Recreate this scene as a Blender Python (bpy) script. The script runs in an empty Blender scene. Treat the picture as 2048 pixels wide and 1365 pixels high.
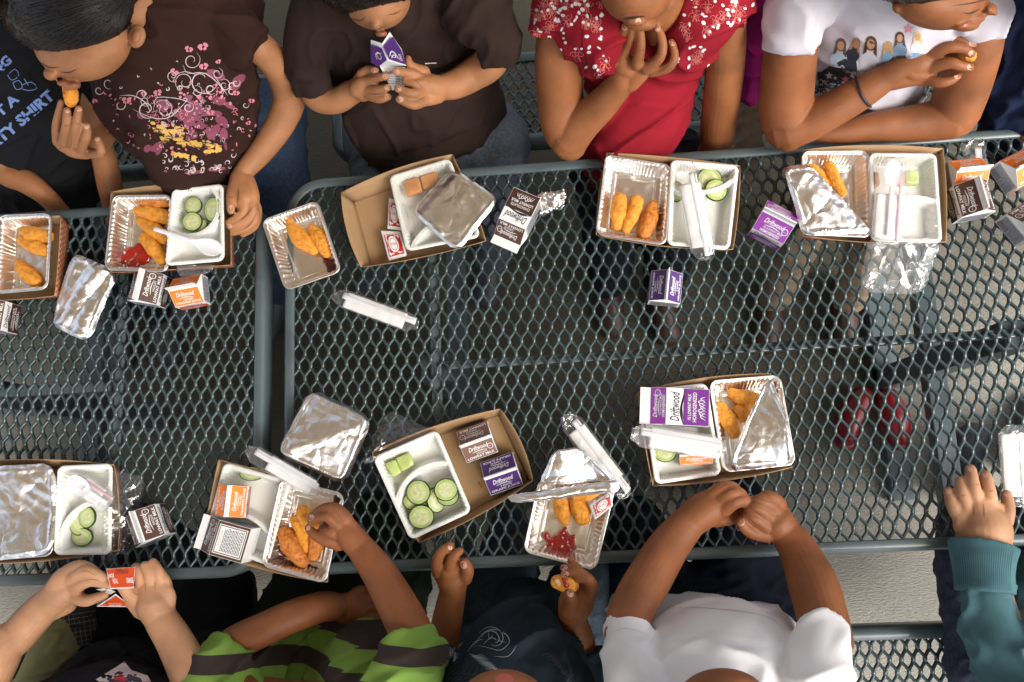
import bpy, math, random
import numpy as np
from mathutils import Vector, Matrix, noise
from mathutils.bvhtree import BVHTree
random.seed(7)
sc = bpy.context.scene
COL = sc.collection
TZ = 0.75                      # height of the table top above the ground
CAMH = 1.6                     # camera above the table top
FPX = 1593.0                   # focal length in photo pixels (28 mm lens)
# ------------------------------------------------------------------ camera
RC = (Matrix.Rotation(-0.04577514, 3, 'Z') @ Matrix.Rotation(0.07291981, 3, 'Y') @ Matrix.Rotation(0.17852186, 3, 'X'))
cam_d = bpy.data.cameras.new('camera'); cam = bpy.data.objects.new('camera', cam_d); COL.objects.link(cam)
cam_d.lens = 28.0; cam_d.sensor_width = 36.0; cam_d.clip_start = 0.05; cam_d.clip_end = 400
CAM = Vector((0, 0, TZ + CAMH))
cam.matrix_world = Matrix.Translation(CAM) @ RC.to_4x4()
sc.camera = cam
# ------------------------------------------------------------------ world, sun, exposure
SUN_EL, SUN_AZ = math.radians(47), math.radians(128)      # azimuth measured clockwise from +Y (photo up)
w = bpy.data.worlds.new('World'); sc.world = w; w.use_nodes = True
nt = w.node_tree; bg = nt.nodes['Background']
sky = nt.nodes.new('ShaderNodeTexSky'); sky.sky_type = 'NISHITA'; sky.sun_disc = False
sky.sun_elevation = SUN_EL; sky.sun_rotation = SUN_AZ; sky.air_density = 1.0; sky.dust_density = 4.0; sky.ozone_density = 0.6
hs = nt.nodes.new('ShaderNodeHueSaturation'); hs.inputs['Saturation'].default_value = .45; nt.links.new(sky.outputs[0], hs.inputs['Color']); nt.links.new(hs.outputs[0], bg.inputs[0]); bg.inputs[1].default_value = 0.14
sd = bpy.data.lights.new('sun', 'SUN'); sd.energy = 2.0; sd.angle = math.radians(34); sd.color = (1.0, 0.96, 0.90)
so = bpy.data.objects.new('sun', sd); COL.objects.link(so)
dirv = Vector((math.sin(SUN_AZ) * math.cos(SUN_EL), math.cos(SUN_AZ) * math.cos(SUN_EL), math.sin(SUN_EL)))
so.location = dirv * 20; so.rotation_euler = dirv.to_track_quat('Z', 'Y').to_euler()
sc.view_settings.view_transform = 'Standard'; sc.view_settings.look = 'None'
sc.view_settings.exposure = 1.0; sc.view_settings.gamma = 1.0; sc.view_settings.use_curve_mapping = False
# ------------------------------------------------------------------ mapping photo pixel -> place
def raydir(px, py):
    return RC @ Vector(((px - 1024) / FPX, -(py - 682.5) / FPX, -1.0))
def P(px, py, z=0.0):
    """point of the place at height z above the table top that shows at pixel px,py"""
    d = raydir(px, py); t = (CAMH - z) / -d.z
    return CAM + d * t
def mpp(z):                     # metres per pixel at height z
    return (CAMH - z) / FPX * 1.02
C1 = (0, 0, 2.923); C2 = (540, 0, 2.923); C3 = (1000, 0, 3.413); C4 = (1448, 0, 3.413)
D1 = (0, 880, 2.814); D2 = (380, 750, 3.175); D3 = (700, 780, 3.5); D4 = (1200, 700, 3.412)
D5 = (380, 1000, 3.303); D6 = (850, 1050, 4.096); D7 = (1180, 950, 3.289); D8 = (1648, 760, 2.255)
M5 = (0, 340, 2.923); M6 = (500, 280, 2.923); M7 = (1150, 270, 4.096); M8 = (1548, 260, 4.096)
F0 = (0, 0, 1.0)
def cp(c, x, y): return (c[0] + x / c[2], c[1] + y / c[2])
# ------------------------------------------------------------------ objects
def tag(o, label=None, cat=None, group=None, kind=None):
    if label: o['label'] = label
    if cat: o['category'] = cat
    if group: o['group'] = group
    if kind: o['kind'] = kind
    return o
def empty(name, loc, label, cat, group=None):
    o = bpy.data.objects.new(name, None); COL.objects.link(o); o.location = loc; o.empty_display_size = 0.02
    return tag(o, label, cat, group)
def mesh(name, V, F, m, parent=None, smooth=True, mats=None, fm=None):
    me = bpy.data.meshes.new(name); me.from_pydata([tuple(v) for v in V], [], F); me.update()
    return obj(name, me, m, parent, smooth, mats, fm)
def obj(name, me, m, parent=None, smooth=True, mats=None, fm=None):
    for mm in (mats or [m]): me.materials.append(mm)
    if fm is not None: me.polygons.foreach_set('material_index', fm)
    me.polygons.foreach_set('use_smooth', [smooth] * len(me.polygons))
    o = bpy.data.objects.new(name, me); COL.objects.link(o)
    if parent:
        o.parent = parent
        q = parent; loc = Vector((0, 0, 0))
        while q: loc += q.location; q = q.parent
        o.location = -loc           # vertices stay in world coordinates
    return o
def recentre(o):
    """move a top-level mesh's origin to the middle of its mesh"""
    c = sum((v.co for v in o.data.vertices), Vector()) / max(1, len(o.data.vertices))
    o.data.transform(Matrix.Translation(-c)); o.location = c
    return o
def bake(me, mods):
    o = bpy.data.objects.new('temporary', me); COL.objects.link(o)
    for t, kw in mods:
        md = o.modifiers.new(t, t)
        for k, v in kw.items(): setattr(md, k, v)
    dg = bpy.context.evaluated_depsgraph_get(); dg.update()
    r = bpy.data.meshes.new_from_object(o.evaluated_get(dg))
    bpy.data.objects.remove(o)
    return r
# ------------------------------------------------------------------ tubes
def spline(pts, n):
    pts = np.array(pts, float)
    if len(pts) < 3:
        t = np.linspace(0, 1, n + 1)[:, None]; return pts[0] * (1 - t) + pts[-1] * t
    q = np.vstack([2 * pts[0] - pts[1], pts, 2 * pts[-1] - pts[-2]]); out = []
    for i in range(1, len(q) - 2):
        for k in range(n):
            t = k / n; a, b, c, d = q[i - 1], q[i], q[i + 1], q[i + 2]
            out.append(0.5 * ((2 * b) + (-a + c) * t + (2 * a - 5 * b + 4 * c - d) * t * t + (-a + 3 * b - 3 * c + d) * t ** 3))
    out.append(q[-2]); return np.array(out)
def tube(path, seg=12, flat0=False, flat1=False, closed=False, V=None, F=None):
    """path rows: x y z rside rdepth; side axis lies across the camera's view"""
    V = [] if V is None else V; F = [] if F is None else F
    p = np.array(path, float); n = len(p)
    rows = []
    T = np.gradient(p[:, :3], axis=0)
    T /= (np.linalg.norm(T, axis=1)[:, None] + 1e-9)
    def caps(i, sgn, flat):
        c = p[i]; t = T[i] * sgn; rr = min(c[3], c[4]); res = []
        if flat: return [(c[:3], c[3] * 0.5, c[4] * 0.5, T[i]), ]
        for a in (35, 62, 82):
            a = math.radians(a); res.append((c[:3] + t * rr * math.sin(a), c[3] * math.cos(a), c[4] * math.cos(a), T[i]))
        return res
    st = caps(0, -1, flat0)[::-1]; en = caps(n - 1, 1, flat1)
    rows = st + [(p[i][:3], p[i][3], p[i][4], T[i]) for i in range(n)] + en
    base = len(V); cam = np.array(CAM); lastside = None
    for c, ra, rb, t in rows:
        view = c - cam; view /= np.linalg.norm(view)
        s = np.cross(t, view)
        if np.linalg.norm(s) < 0.15 and lastside is not None: s = lastside
        s = s / (np.linalg.norm(s) + 1e-9); lastside = s
        nn = np.cross(s, t); nn /= (np.linalg.norm(nn) + 1e-9)
        for k in range(seg):
            a = 2 * math.pi * k / seg
            V.append(c + s * ra * math.cos(a) + nn * rb * math.sin(a))
    m = len(rows)
    for i in range(m - 1):
        for k in range(seg):
            a = base + i * seg + k; b = base + i * seg + (k + 1) % seg
            F.append((a, a + seg, b + seg, b))
    F.append(tuple(base + k for k in range(seg)))
    F.append(tuple(base + (m - 1) * seg + k for k in range(seg))[::-1])
    return V, F
def path_px(crop, pts, n=4, zo=0.0):
    """pts: (x,y,z,r) or (x,y,z,r,depth in m); x,y,r in crop pixels"""
    out = []
    for q in pts:
        x, y = cp(crop, q[0], q[1]); v = P(x, y, q[2] + zo); r = q[3] / crop[2] * mpp(q[2] + zo)
        out.append((v.x, v.y, v.z, r, q[4] if len(q) > 4 else r))
    return spline(out, n)
class Blob:
    def __init__(s): s.V = []; s.F = []
    def ch(s, crop, *pts, f0=False, f1=False, n=4, seg=None, zo=0.0):
        rm = max(q[3] for q in pts) / crop[2]; seg = seg or (14 if rm < 14 else 24 if rm < 50 else 44); n = n if rm < 14 else n + 3
        tube(path_px(crop, pts, n, zo), seg, f0, f1, V=s.V, F=s.F); return s
    def ell(s, crop, x, y, z, rx, ry, rz, rot=0.0, seg=None):
        seg = seg or (16 if rx / crop[2] < 15 else 40)
        """ellipsoid: rx, ry in crop px in the picture plane, rz metres in depth, rot degrees (clockwise in photo)"""
        px, py = cp(crop, x, y); c = P(px, py, z); k = mpp(z) / crop[2]
        X = Vector(RC @ Vector((1, 0, 0))); Y = Vector(RC @ Vector((0, -1, 0))); Z = (CAM - c).normalized()
        a = math.radians(rot); ax = X * math.cos(a) + Y * math.sin(a); ay = -X * math.sin(a) + Y * math.cos(a)
        b = len(s.V); R = seg // 2
        for i in range(R + 1):
            th = math.pi * i / R
            for j in range(seg):
                ph = 2 * math.pi * j / seg
                s.V.append(np.array(c + ax * (rx * k * math.sin(th) * math.cos(ph)) + ay * (ry * k * math.sin(th) * math.sin(ph)) + Z * (rz * math.cos(th))))
        for i in range(R):
            for j in range(seg):
                a0 = b + i * seg + j; a1 = b + i * seg + (j + 1) % seg
                s.F.append((a0, a0 + seg, a1 + seg, a1))
        return s
    def mesh(s, voxel=0.0025, smooth=3, wr=None):
        me = bpy.data.meshes.new('m'); me.from_pydata([tuple(map(float, v)) for v in s.V], [], s.F); me.update()
        r = bake(me, [('REMESH', dict(mode='VOXEL', voxel_size=voxel)), ('SMOOTH', dict(factor=0.6, iterations=smooth))])
        if wr:                              # cloth folds: amplitude, size, stretch direction
            amp, size, ax, ay = wr[:4]
            n = len(r.vertices); co = np.empty(n * 3); no = np.empty(n * 3)
            r.vertices.foreach_get('co', co); r.vertices.foreach_get('normal', no)
            co = co.reshape(-1, 3); no = no.reshape(-1, 3)
            L = math.hypot(ax, ay); ax /= L; ay /= L; d = np.empty(n)
            u = (co[:, 0] * ax + co[:, 1] * ay) / (size * 3.2); v = (-co[:, 0] * ay + co[:, 1] * ax) / size; z = co[:, 2] / size
            for i in range(n):
                a = noise.noise((u[i], v[i], z[i] * .6)); b2 = noise.noise((u[i] * 2.3 + 5, v[i] * 2.1, z[i]))
                d[i] = max(0, 1 - abs(a) * 4.0) ** 1.5 * 1.3 - .3 + b2 * .40
            co += no * (d * amp)[:, None]
            r.vertices.foreach_set('co', co.ravel()); r.update()
        return r
BV = {}
def bvh(o):
    if o.name not in BV:
        me = o.data; loc = Vector((0, 0, 0)); q = o
        while q: loc += q.location; q = q.parent
        BV[o.name] = BVHTree.FromPolygons([v.co + loc for v in me.vertices], [tuple(p.vertices) for p in me.polygons])
    return BV[o.name]
def hit(o, px, py, off=0.0008):
    d = raydir(px, py).normalized(); h = bvh(o).ray_cast(CAM, d)
    if h[0] is None: return None
    return h[0] + h[1] * off if h[1].dot(d) < 0 else h[0] - h[1] * off
def fine(pts, faces, lim):
    pts = list(pts); T = []
    for f in faces:
        for k in range(1, len(f) - 1): T.append((f[0], f[k], f[k + 1]))
    mid = {}; out = []
    def m(a, b):
        k = (min(a, b), max(a, b))
        if k not in mid: mid[k] = len(pts); pts.append(((pts[a][0] + pts[b][0]) / 2, (pts[a][1] + pts[b][1]) / 2))
        return mid[k]
    D = lambda a, b: math.hypot(pts[a][0] - pts[b][0], pts[a][1] - pts[b][1])
    while T:
        t = T.pop(); L = [D(t[0], t[1]), D(t[1], t[2]), D(t[2], t[0])]; k = L.index(max(L))
        if L[k] <= lim: out.append(t); continue
        a, b, c = t[k], t[(k + 1) % 3], t[(k + 2) % 3]; q = m(a, b); T += [(a, q, c), (q, b, c)]
    return pts, out
def decal(name, o, polys, m, off=0.0008, parent=None):
    """flat print: list of (V2d list in photo px, faces) laid on the surface of o"""
    V = []; F = []; np_ = len(polys)
    for pts, faces in polys:
        pts, faces = fine(pts, faces, 11)
        hs = [hit(o, x, y, off) for x, y in pts]; b = len(V)
        V += [h if h is not None else Vector((0, 0, 0)) for h in hs]
        for f in faces:
            if all(hs[i] is not None for i in f):
                zz = [hs[i] for i in f]
                if max((a - zz[0]).length for a in zz) < 0.03: F.append(tuple(b + i for i in f))
    if not F: return None
    r = mesh(name, V, F, m, parent or o)
    if np_ > 1 or len(polys[0][0]) > 60: r['kind'] = 'stuff'
    return r
def ribbon(pts, wd, n=5, taper=False):
    """2-d ribbon along a spline, width wd in photo px"""
    s = spline([(x, y, 0) for x, y in pts], n)[:, :2]; t = np.gradient(s, axis=0); t /= (np.linalg.norm(t, axis=1)[:, None] + 1e-9)
    nn = np.stack([-t[:, 1], t[:, 0]], 1); k = len(s); V = []; F = []
    for i in range(k):
        ww = wd * .5 * ((1 - abs(2 * i / (k - 1) - 1) ** 2 * .8) if taper else 1)
        V += [tuple(s[i] + nn[i] * ww), tuple(s[i] - nn[i] * ww)]
    for i in range(k - 1): F.append((2 * i, 2 * i + 1, 2 * i + 3, 2 * i + 2))
    return V, F
def disc2(x, y, rx, ry=None, rot=0, n=14):
    ry = ry or rx; a = math.radians(rot); V = [(x, y)]
    for k in range(n):
        t = 2 * math.pi * k / n; u = rx * math.cos(t); v = ry * math.sin(t)
        V.append((x + u * math.cos(a) - v * math.sin(a), y + u * math.sin(a) + v * math.cos(a)))
    return V, [(0, 1 + k, 1 + (k + 1) % n) for k in range(n)]
def poly2(pts):
    from mathutils.geometry import tessellate_polygon
    tr = tessellate_polygon([[Vector((x, y, 0)) for x, y in pts]])
    return list(pts), [tuple(t) for t in tr]
# ------------------------------------------------------------------ lettering
TXT = {}
def text2(body, shear=0.0, bold=0.0):
    key = (body, shear, bold)
    if key not in TXT:
        cu = bpy.data.curves.new('lettering', 'FONT'); cu.body = body; cu.shear = shear; cu.offset = bold; cu.resolution_u = 2; cu.align_x = 'CENTER'
        o = bpy.data.objects.new('temporary', cu); COL.objects.link(o)
        dg = bpy.context.evaluated_depsgraph_get(); dg.update()
        me = bpy.data.meshes.new_from_object(o.evaluated_get(dg)); bpy.data.objects.remove(o)
        V = np.array([v.co[:2] for v in me.vertices]); F = [tuple(p.vertices) for p in me.polygons]
        mn, mx = V.min(0), V.max(0); TXT[key] = ((V - (mn + mx) / 2) / (mx - mn), F)     # unit box centred on 0
        bpy.data.meshes.remove(me)
    return TXT[key]
# ------------------------------------------------------------------ materials
def N(nt, t, **kw):
    n = nt.nodes.new(t)
    for k, v in kw.items(): setattr(n, k, v)
    return n
def mat(name, col, rough=0.5, metal=0.0, var=0.0, vscale=30, col2=None, bump=0.0, bscale=60, bdist=0.002, bstretch=None, coat=0.0, sss=0.0, spec=0.5, detail=4, ramp=(.35, .65), trans=0.0, sheen=0.0, rvar=0.0, voro=False):
    m = bpy.data.materials.new(name); m.use_nodes = True; nt = m.node_tree; b = nt.nodes['Principled BSDF']; L = nt.links.new
    b.inputs['Base Color'].default_value = (*col, 1); b.inputs['Roughness'].default_value = rough; b.inputs['Metallic'].default_value = metal
    b.inputs['Coat Weight'].default_value = coat; b.inputs['Specular IOR Level'].default_value = spec
    b.inputs['Transmission Weight'].default_value = trans; b.inputs['Sheen Weight'].default_value = sheen
    if sss:
        b.inputs['Subsurface Weight'].default_value = sss; b.inputs['Subsurface Radius'].default_value = (1, .35, .2); b.inputs['Subsurface Scale'].default_value = 0.008
    tc = N(nt, 'ShaderNodeTexCoord'); geo = N(nt, 'ShaderNodeNewGeometry')
    vec = geo.outputs['Position']
    if var or col2:
        n = N(nt, 'ShaderNodeTexNoise'); n.inputs['Scale'].default_value = vscale; n.inputs['Detail'].default_value = detail; L(vec, n.inputs['Vector'])
        r = N(nt, 'ShaderNodeValToRGB'); r.color_ramp.elements[0].position = ramp[0]; r.color_ramp.elements[1].position = ramp[1]
        c2 = col2 or tuple(c * (1 - var) for c in col)
        r.color_ramp.elements[0].color = (*c2, 1); r.color_ramp.elements[1].color = (*col, 1)
        L(n.outputs['Fac'], r.inputs['Fac']); L(r.outputs[0], b.inputs['Base Color'])
    if rvar:
        n = N(nt, 'ShaderNodeTexNoise'); n.inputs['Scale'].default_value = vscale * .7; L(vec, n.inputs['Vector'])
        mr = N(nt, 'ShaderNodeMapRange'); mr.inputs['To Min'].default_value = max(0, rough - rvar); mr.inputs['To Max'].default_value = min(1, rough + rvar)
        L(n.outputs['Fac'], mr.inputs['Value']); L(mr.outputs[0], b.inputs['Roughness'])
    if bump:
        mp = N(nt, 'ShaderNodeMapping'); L(vec, mp.inputs['Vector'])
        if bstretch: mp.inputs['Scale'].default_value = bstretch
        if voro:
            n = N(nt, 'ShaderNodeTexVoronoi'); n.inputs['Scale'].default_value = bscale; L(mp.outputs[0], n.inputs['Vector']); out = n.outputs['Distance']
        else:
            n = N(nt, 'ShaderNodeTexNoise'); n.inputs['Scale'].default_value = bscale; n.inputs['Detail'].default_value = 5; L(mp.outputs[0], n.inputs['Vector']); out = n.outputs['Fac']
        bu = N(nt, 'ShaderNodeBump'); bu.inputs['Strength'].default_value = bump; bu.inputs['Distance'].default_value = bdist
        L(out, bu.inputs['Height']); L(bu.outputs[0], b.inputs['Normal'])
    return m
def film(name, tint=(1, 1, 1), haze=0.04):
    """thin clear plastic: see-through with shiny creases"""
    m = bpy.data.materials.new(name); m.use_nodes = True; nt = m.node_tree; nt.nodes.clear(); L = nt.links.new
    out = N(nt, 'ShaderNodeOutputMaterial'); tr = N(nt, 'ShaderNodeBsdfTransparent'); gl = N(nt, 'ShaderNodeBsdfGlossy'); df = N(nt, 'ShaderNodeBsdfDiffuse')
    tr.inputs[0].default_value = (*tint, 1); gl.inputs['Roughness'].default_value = 0.07; df.inputs[0].default_value = (.8, .8, .8, 1)
    geo = N(nt, 'ShaderNodeNewGeometry'); no = N(nt, 'ShaderNodeTexNoise'); no.inputs['Scale'].default_value = 20; no.inputs['Detail'].default_value = 1; no.inputs['Distortion'].default_value = 1.2; L(geo.outputs['Position'], no.inputs['Vector'])
    bu = N(nt, 'ShaderNodeBump'); bu.inputs['Strength'].default_value = 1.0; bu.inputs['Distance'].default_value = 0.006; L(no.outputs['Fac'], bu.inputs['Height']); L(bu.outputs[0], gl.inputs['Normal'])
    fr = N(nt, 'ShaderNodeLayerWeight'); L(bu.outputs[0], fr.inputs['Normal']); pw = N(nt, 'ShaderNodeMath', operation='POWER'); pw.inputs[1].default_value = 2.2; L(fr.outputs['Facing'], pw.inputs[0]); 
    mu = N(nt, 'ShaderNodeMath', operation='MULTIPLY_ADD'); mu.inputs[1].default_value = 1.0; mu.inputs[2].default_value = 0.05; mu.use_clamp = True; L(pw.outputs[0], mu.inputs[0])
    m1 = N(nt, 'ShaderNodeMixShader'); m1.inputs[0].default_value = haze; L(tr.outputs[0], m1.inputs[1]); L(df.outputs[0], m1.inputs[2])
    m2 = N(nt, 'ShaderNodeMixShader'); L(mu.outputs[0], m2.inputs[0]); L(m1.outputs[0], m2.inputs[1]); L(gl.outputs[0], m2.inputs[2]); L(m2.outputs[0], out.inputs[0])
    return m
def paint(col, name='print_ink', rough=.5): return mat(name, col, rough)
MT = {}
MT['green'] = mat('green_coated_steel', (.050, .080, .082), .24, var=.5, vscale=18, coat=.1, bump=.12, bscale=120, bdist=.0006, rvar=.1)
MT['green_rail'] = mat('green_rail_coating', (.082, .112, .118), .38, col2=(.045, .062, .064), vscale=9, ramp=(.25, .5), coat=.15, bump=.25, bscale=60, bdist=.0006, rvar=.12)
MT['concrete'] = None
MT['card'] = mat('brown_cardboard', (.40, .245, .12), .8, var=.16, vscale=9, bump=.15, bscale=250, bdist=.0004)
MT['card_out'] = mat('brown_cardboard_outer', (.34, .21, .105), .75, var=.2, vscale=20)
MT['foil'] = mat('aluminium_foil', (.96, .95, .93), .30, metal=1, bump=.8, bscale=40, bdist=.006, rvar=.07, vscale=40)
MT['foil_pan'] = mat('aluminium_pan', (.93, .90, .85), .33, metal=1, bump=.35, bscale=90, bdist=.0015, rvar=.08, vscale=60)
m = MT['foil']; nt = m.node_tree; L = nt.links.new; ob = [n for n in nt.nodes if n.type == 'BUMP'][0]; ob.inputs['Strength'].default_value = .35; geo = N(nt, 'ShaderNodeNewGeometry')
n0 = N(nt, 'ShaderNodeTexNoise'); n0.inputs['Scale'].default_value = 18; L(geo.outputs['Position'], n0.inputs['Vector']); vm = N(nt, 'ShaderNodeVectorMath', operation='MULTIPLY_ADD'); vm.inputs[1].default_value = (.05, .05, .05); L(n0.outputs['Color'], vm.inputs[0]); L(geo.outputs['Position'], vm.inputs[2])
vo = N(nt, 'ShaderNodeTexVoronoi'); vo.feature = 'DISTANCE_TO_EDGE'; vo.inputs['Scale'].default_value = 17; L(vm.outputs[0], vo.inputs['Vector']); mr = N(nt, 'ShaderNodeMapRange'); mr.inputs['From Max'].default_value = .22; L(vo.outputs['Distance'], mr.inputs['Value'])
bu = N(nt, 'ShaderNodeBump'); bu.inputs['Strength'].default_value = .8; bu.inputs['Distance'].default_value = .0022; L(mr.outputs[0], bu.inputs['Height']); L(bu.outputs[0], ob.inputs['Normal'])
MT['white'] = mat('white_plastic_tray', (.82, .82, .76), .38, sss=.12, bump=.06, bscale=90)
MT['carton'] = mat('white_carton_board', (.80, .80, .78), .42, var=.04)
MT['napkin'] = mat('white_napkin', (.84, .83, .80), .85, bump=.4, bscale=55, bdist=.004)
MT['pink_line'] = mat('pink_seal', (.75, .42, .5), .5)
MT['film'] = film('clear_film'); MT['film_dull'] = film('hazy_clear_film', haze=.12)
MT['spoon'] = mat('white_plastic_cutlery', (.82, .82, .84), .25, coat=.3, sss=.1)
MT['strip'] = mat('golden_breading', (.86, .36, .040), .55, col2=(.66, .225, .022), vscale=130, detail=8, ramp=(.34, .56), bump=1.0, bscale=520, bdist=.0022, spec=.4)
MT['strip_dark'] = mat('brown_breading', (.66, .23, .026), .5, col2=(.40, .10, .012), vscale=140, ramp=(.3, .6), bump=.9, bscale=420, bdist=.002)
MT['meat'] = mat('pale_chicken_meat', (.62, .42, .24), .5, bump=.5, bscale=200)
MT['ketchup'] = mat('ketchup', (.34, .012, .005), .10, coat=.8, bump=.1, bscale=60, bdist=.002)
MT['sauce'] = mat('dark_red_sauce', (.085, .012, .006), .12, coat=.7, bump=.2, bscale=50)
MT['rind'] = mat('cucumber_rind', (.022, .06, .012), .35, var=.4, vscale=120)
MT['cuke'] = mat('cucumber_flesh', (.45, .54, .20), .3, col2=(.36, .47, .14), vscale=130, ramp=(.35, .6), coat=.4, sss=.25, bump=.25, bscale=160)
MT['seeds'] = mat('cucumber_seed', (.50, .50, .22), .3, coat=.4); MT['core'] = mat('cucumber_core', (.66, .68, .40), .25, col2=(.52, .58, .28), vscale=160, coat=.5, sss=.25, bump=.3, bscale=220)
MT['melon'] = mat('green_melon', (.55, .66, .22), .35, var=.2, vscale=40, coat=.3, sss=.3, bump=.2)
MT['peach'] = mat('orange_melon', (.75, .33, .10), .35, var=.25, vscale=40, coat=.3, sss=.3, bump=.2)
MT['crumb'] = mat('rice_crumbs', (.75, .6, .42), .7)
MT['grease'] = mat('orange_grease', (.35, .12, .02), .15, coat=.5)
def skin(name, c, k=.62):
    return mat(name, c, .55, col2=tuple(a * k * .85 for a in c), vscale=15, ramp=(.22, .66), sss=.10, bump=.45, bscale=260, bdist=.0010, spec=.34, detail=8)
MT['hair'] = mat('black_hair', (.008, .006, .005), .30, bump=.5, bscale=60, bstretch=(2, 9, 3), bdist=.002, spec=.5)
MT['lip'] = mat('lips', (.36, .10, .07), .35); MT['brow'] = mat('eyebrow_hair', (.03, .018, .012), .6)
MT['nail'] = mat('finger_nail', (.56, .32, .24), .4, coat=.1)
def cloth(name, c, rough=.9, b=.35, col2=None, vs=12, sc_=1):
    m = mat(name, c, rough, bump=b, bscale=900, bdist=.0008, var=.22, vscale=vs, col2=col2, spec=.12); add_folds(m); return m
def add_folds(m, scale=16, dist=.012, k=.75):
    nt = m.node_tree; L = nt.links.new; b = nt.nodes['Principled BSDF']; old = b.inputs['Normal'].links
    geo = N(nt, 'ShaderNodeNewGeometry'); mp = N(nt, 'ShaderNodeMapping'); mp.inputs['Scale'].default_value = (1, 2.2, 1.2); mp.inputs['Rotation'].default_value = (0, 0, .35); L(geo.outputs['Position'], mp.inputs['Vector'])
    n = N(nt, 'ShaderNodeTexNoise'); n.noise_type = 'RIDGED_MULTIFRACTAL'; n.inputs['Scale'].default_value = scale * .35; n.inputs['Detail'].default_value = 1.5; n.inputs['Distortion'].default_value = .9; L(mp.outputs[0], n.inputs['Vector'])
    bu = N(nt, 'ShaderNodeBump'); bu.inputs['Strength'].default_value = k; bu.inputs['Distance'].default_value = dist; L(n.outputs['Fac'], bu.inputs['Height'])
    if old: L(bu.outputs[0], old[0].from_node.inputs['Normal'])
    else: L(bu.outputs[0], b.inputs['Normal'])
def denim(name, c):
    return mat(name, c, .85, col2=tuple(a * .55 for a in c), vscale=160, ramp=(.3, .7), bump=.5, bscale=700, bdist=.0012, spec=.2)
# concrete floor with brushed relief, noise stains and painted shade towards the upper row
m = bpy.data.materials.new('brushed_concrete'); m.use_nodes = True; nt = m.node_tree; L = nt.links.new; b = nt.nodes['Principled BSDF']; b.inputs['Roughness'].default_value = .85
geo = N(nt, 'ShaderNodeNewGeometry')
mp = N(nt, 'ShaderNodeMapping'); mp.inputs['Scale'].default_value = (1, 3.2, 1); L(geo.outputs['Position'], mp.inputs['Vector'])
n1 = N(nt, 'ShaderNodeTexNoise'); n1.inputs['Scale'].default_value = 1.1; n1.inputs['Detail'].default_value = 4; L(geo.outputs['Position'], n1.inputs['Vector'])
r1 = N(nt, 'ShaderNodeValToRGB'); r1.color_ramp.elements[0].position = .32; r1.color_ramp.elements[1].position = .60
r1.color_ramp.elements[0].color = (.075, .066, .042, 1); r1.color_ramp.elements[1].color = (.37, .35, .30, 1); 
vd = N(nt, 'ShaderNodeVectorMath', operation='DISTANCE'); vd.inputs[1].default_value = (-.35, 1.5, 0); L(geo.outputs['Position'], vd.inputs[0])  # distance falloff: shade painted into the floor colour around this point
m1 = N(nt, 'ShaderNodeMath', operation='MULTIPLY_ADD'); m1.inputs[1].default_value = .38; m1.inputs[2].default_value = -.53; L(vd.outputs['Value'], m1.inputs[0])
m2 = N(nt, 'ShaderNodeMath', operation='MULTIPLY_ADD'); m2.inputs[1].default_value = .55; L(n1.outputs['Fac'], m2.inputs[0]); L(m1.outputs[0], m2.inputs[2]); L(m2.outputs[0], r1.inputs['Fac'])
n3 = N(nt, 'ShaderNodeTexNoise'); n3.inputs['Scale'].default_value = 240; n3.inputs['Detail'].default_value = 3; L(mp.outputs[0], n3.inputs['Vector'])
mx = N(nt, 'ShaderNodeMixRGB', blend_type='MULTIPLY'); mx.inputs[0].default_value = .7; L(r1.outputs[0], mx.inputs[1])
r3 = N(nt, 'ShaderNodeValToRGB'); r3.color_ramp.elements[0].position = .3; r3.color_ramp.elements[1].position = .62; r3.color_ramp.elements[0].color = (.45, .43, .4, 1); L(n3.outputs['Fac'], r3.inputs['Fac']); L(r3.outputs[0], mx.inputs[2]); L(mx.outputs[0], b.inputs['Base Color'])
n2 = N(nt, 'ShaderNodeTexNoise'); n2.inputs['Scale'].default_value = 75; n2.inputs['Detail'].default_value = 4; n2.inputs['Distortion'].default_value = .6; L(mp.outputs[0], n2.inputs['Vector'])
bu = N(nt, 'ShaderNodeBump'); bu.inputs['Strength'].default_value = .9; bu.inputs['Distance'].default_value = .006; L(n2.outputs['Fac'], bu.inputs['Height']); L(bu.outputs[0], b.inputs['Normal'])
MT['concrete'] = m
# ------------------------------------------------------------------ setting
def sheet(name, x0, y0, x1, y1, z, m, kind='structure'):
    o = mesh(name, [(x0, y0, z), (x1, y0, z), (x1, y1, z), (x0, y1, z)], [(0, 1, 2, 3)], m, smooth=False); return tag(o, kind=kind)
gr = mat('far_ground_asphalt', (.34, .33, .30), .9, var=.2, vscale=2)
sheet('ground', -60, -60, 60, 60, -0.006, gr)
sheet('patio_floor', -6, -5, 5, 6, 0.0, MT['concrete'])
# shelter over the tables (seen in the foil's reflections)
roof_m = mat('tan_painted_roof', (.68, .54, .38), .7, var=.1, vscale=1.5)
RX0, RX1, RY0, RY1, RZ = -3.3, 1.9, -1.3, 3.1, 3.5
shel = empty('picnic_shelter', (RX0, RY1, 0), 'tan flat roofed picnic shelter standing over the lunch tables', 'shelter')
def box_vf(x0, y0, z0, x1, y1, z1, V, F):
    b = len(V); V += [(x0, y0, z0), (x1, y0, z0), (x1, y1, z0), (x0, y1, z0), (x0, y0, z1), (x1, y0, z1), (x1, y1, z1), (x0, y1, z1)]
    F += [tuple(b + i for i in f) for f in ((0, 3, 2, 1), (4, 5, 6, 7), (0, 1, 5, 4), (1, 2, 6, 5), (2, 3, 7, 6), (3, 0, 4, 7))]
V = []; F = []; box_vf(RX0, RY0, RZ, RX1, RY1, RZ + .12, V, F); mesh('roof', V, F, roof_m, shel, smooth=False)
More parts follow.
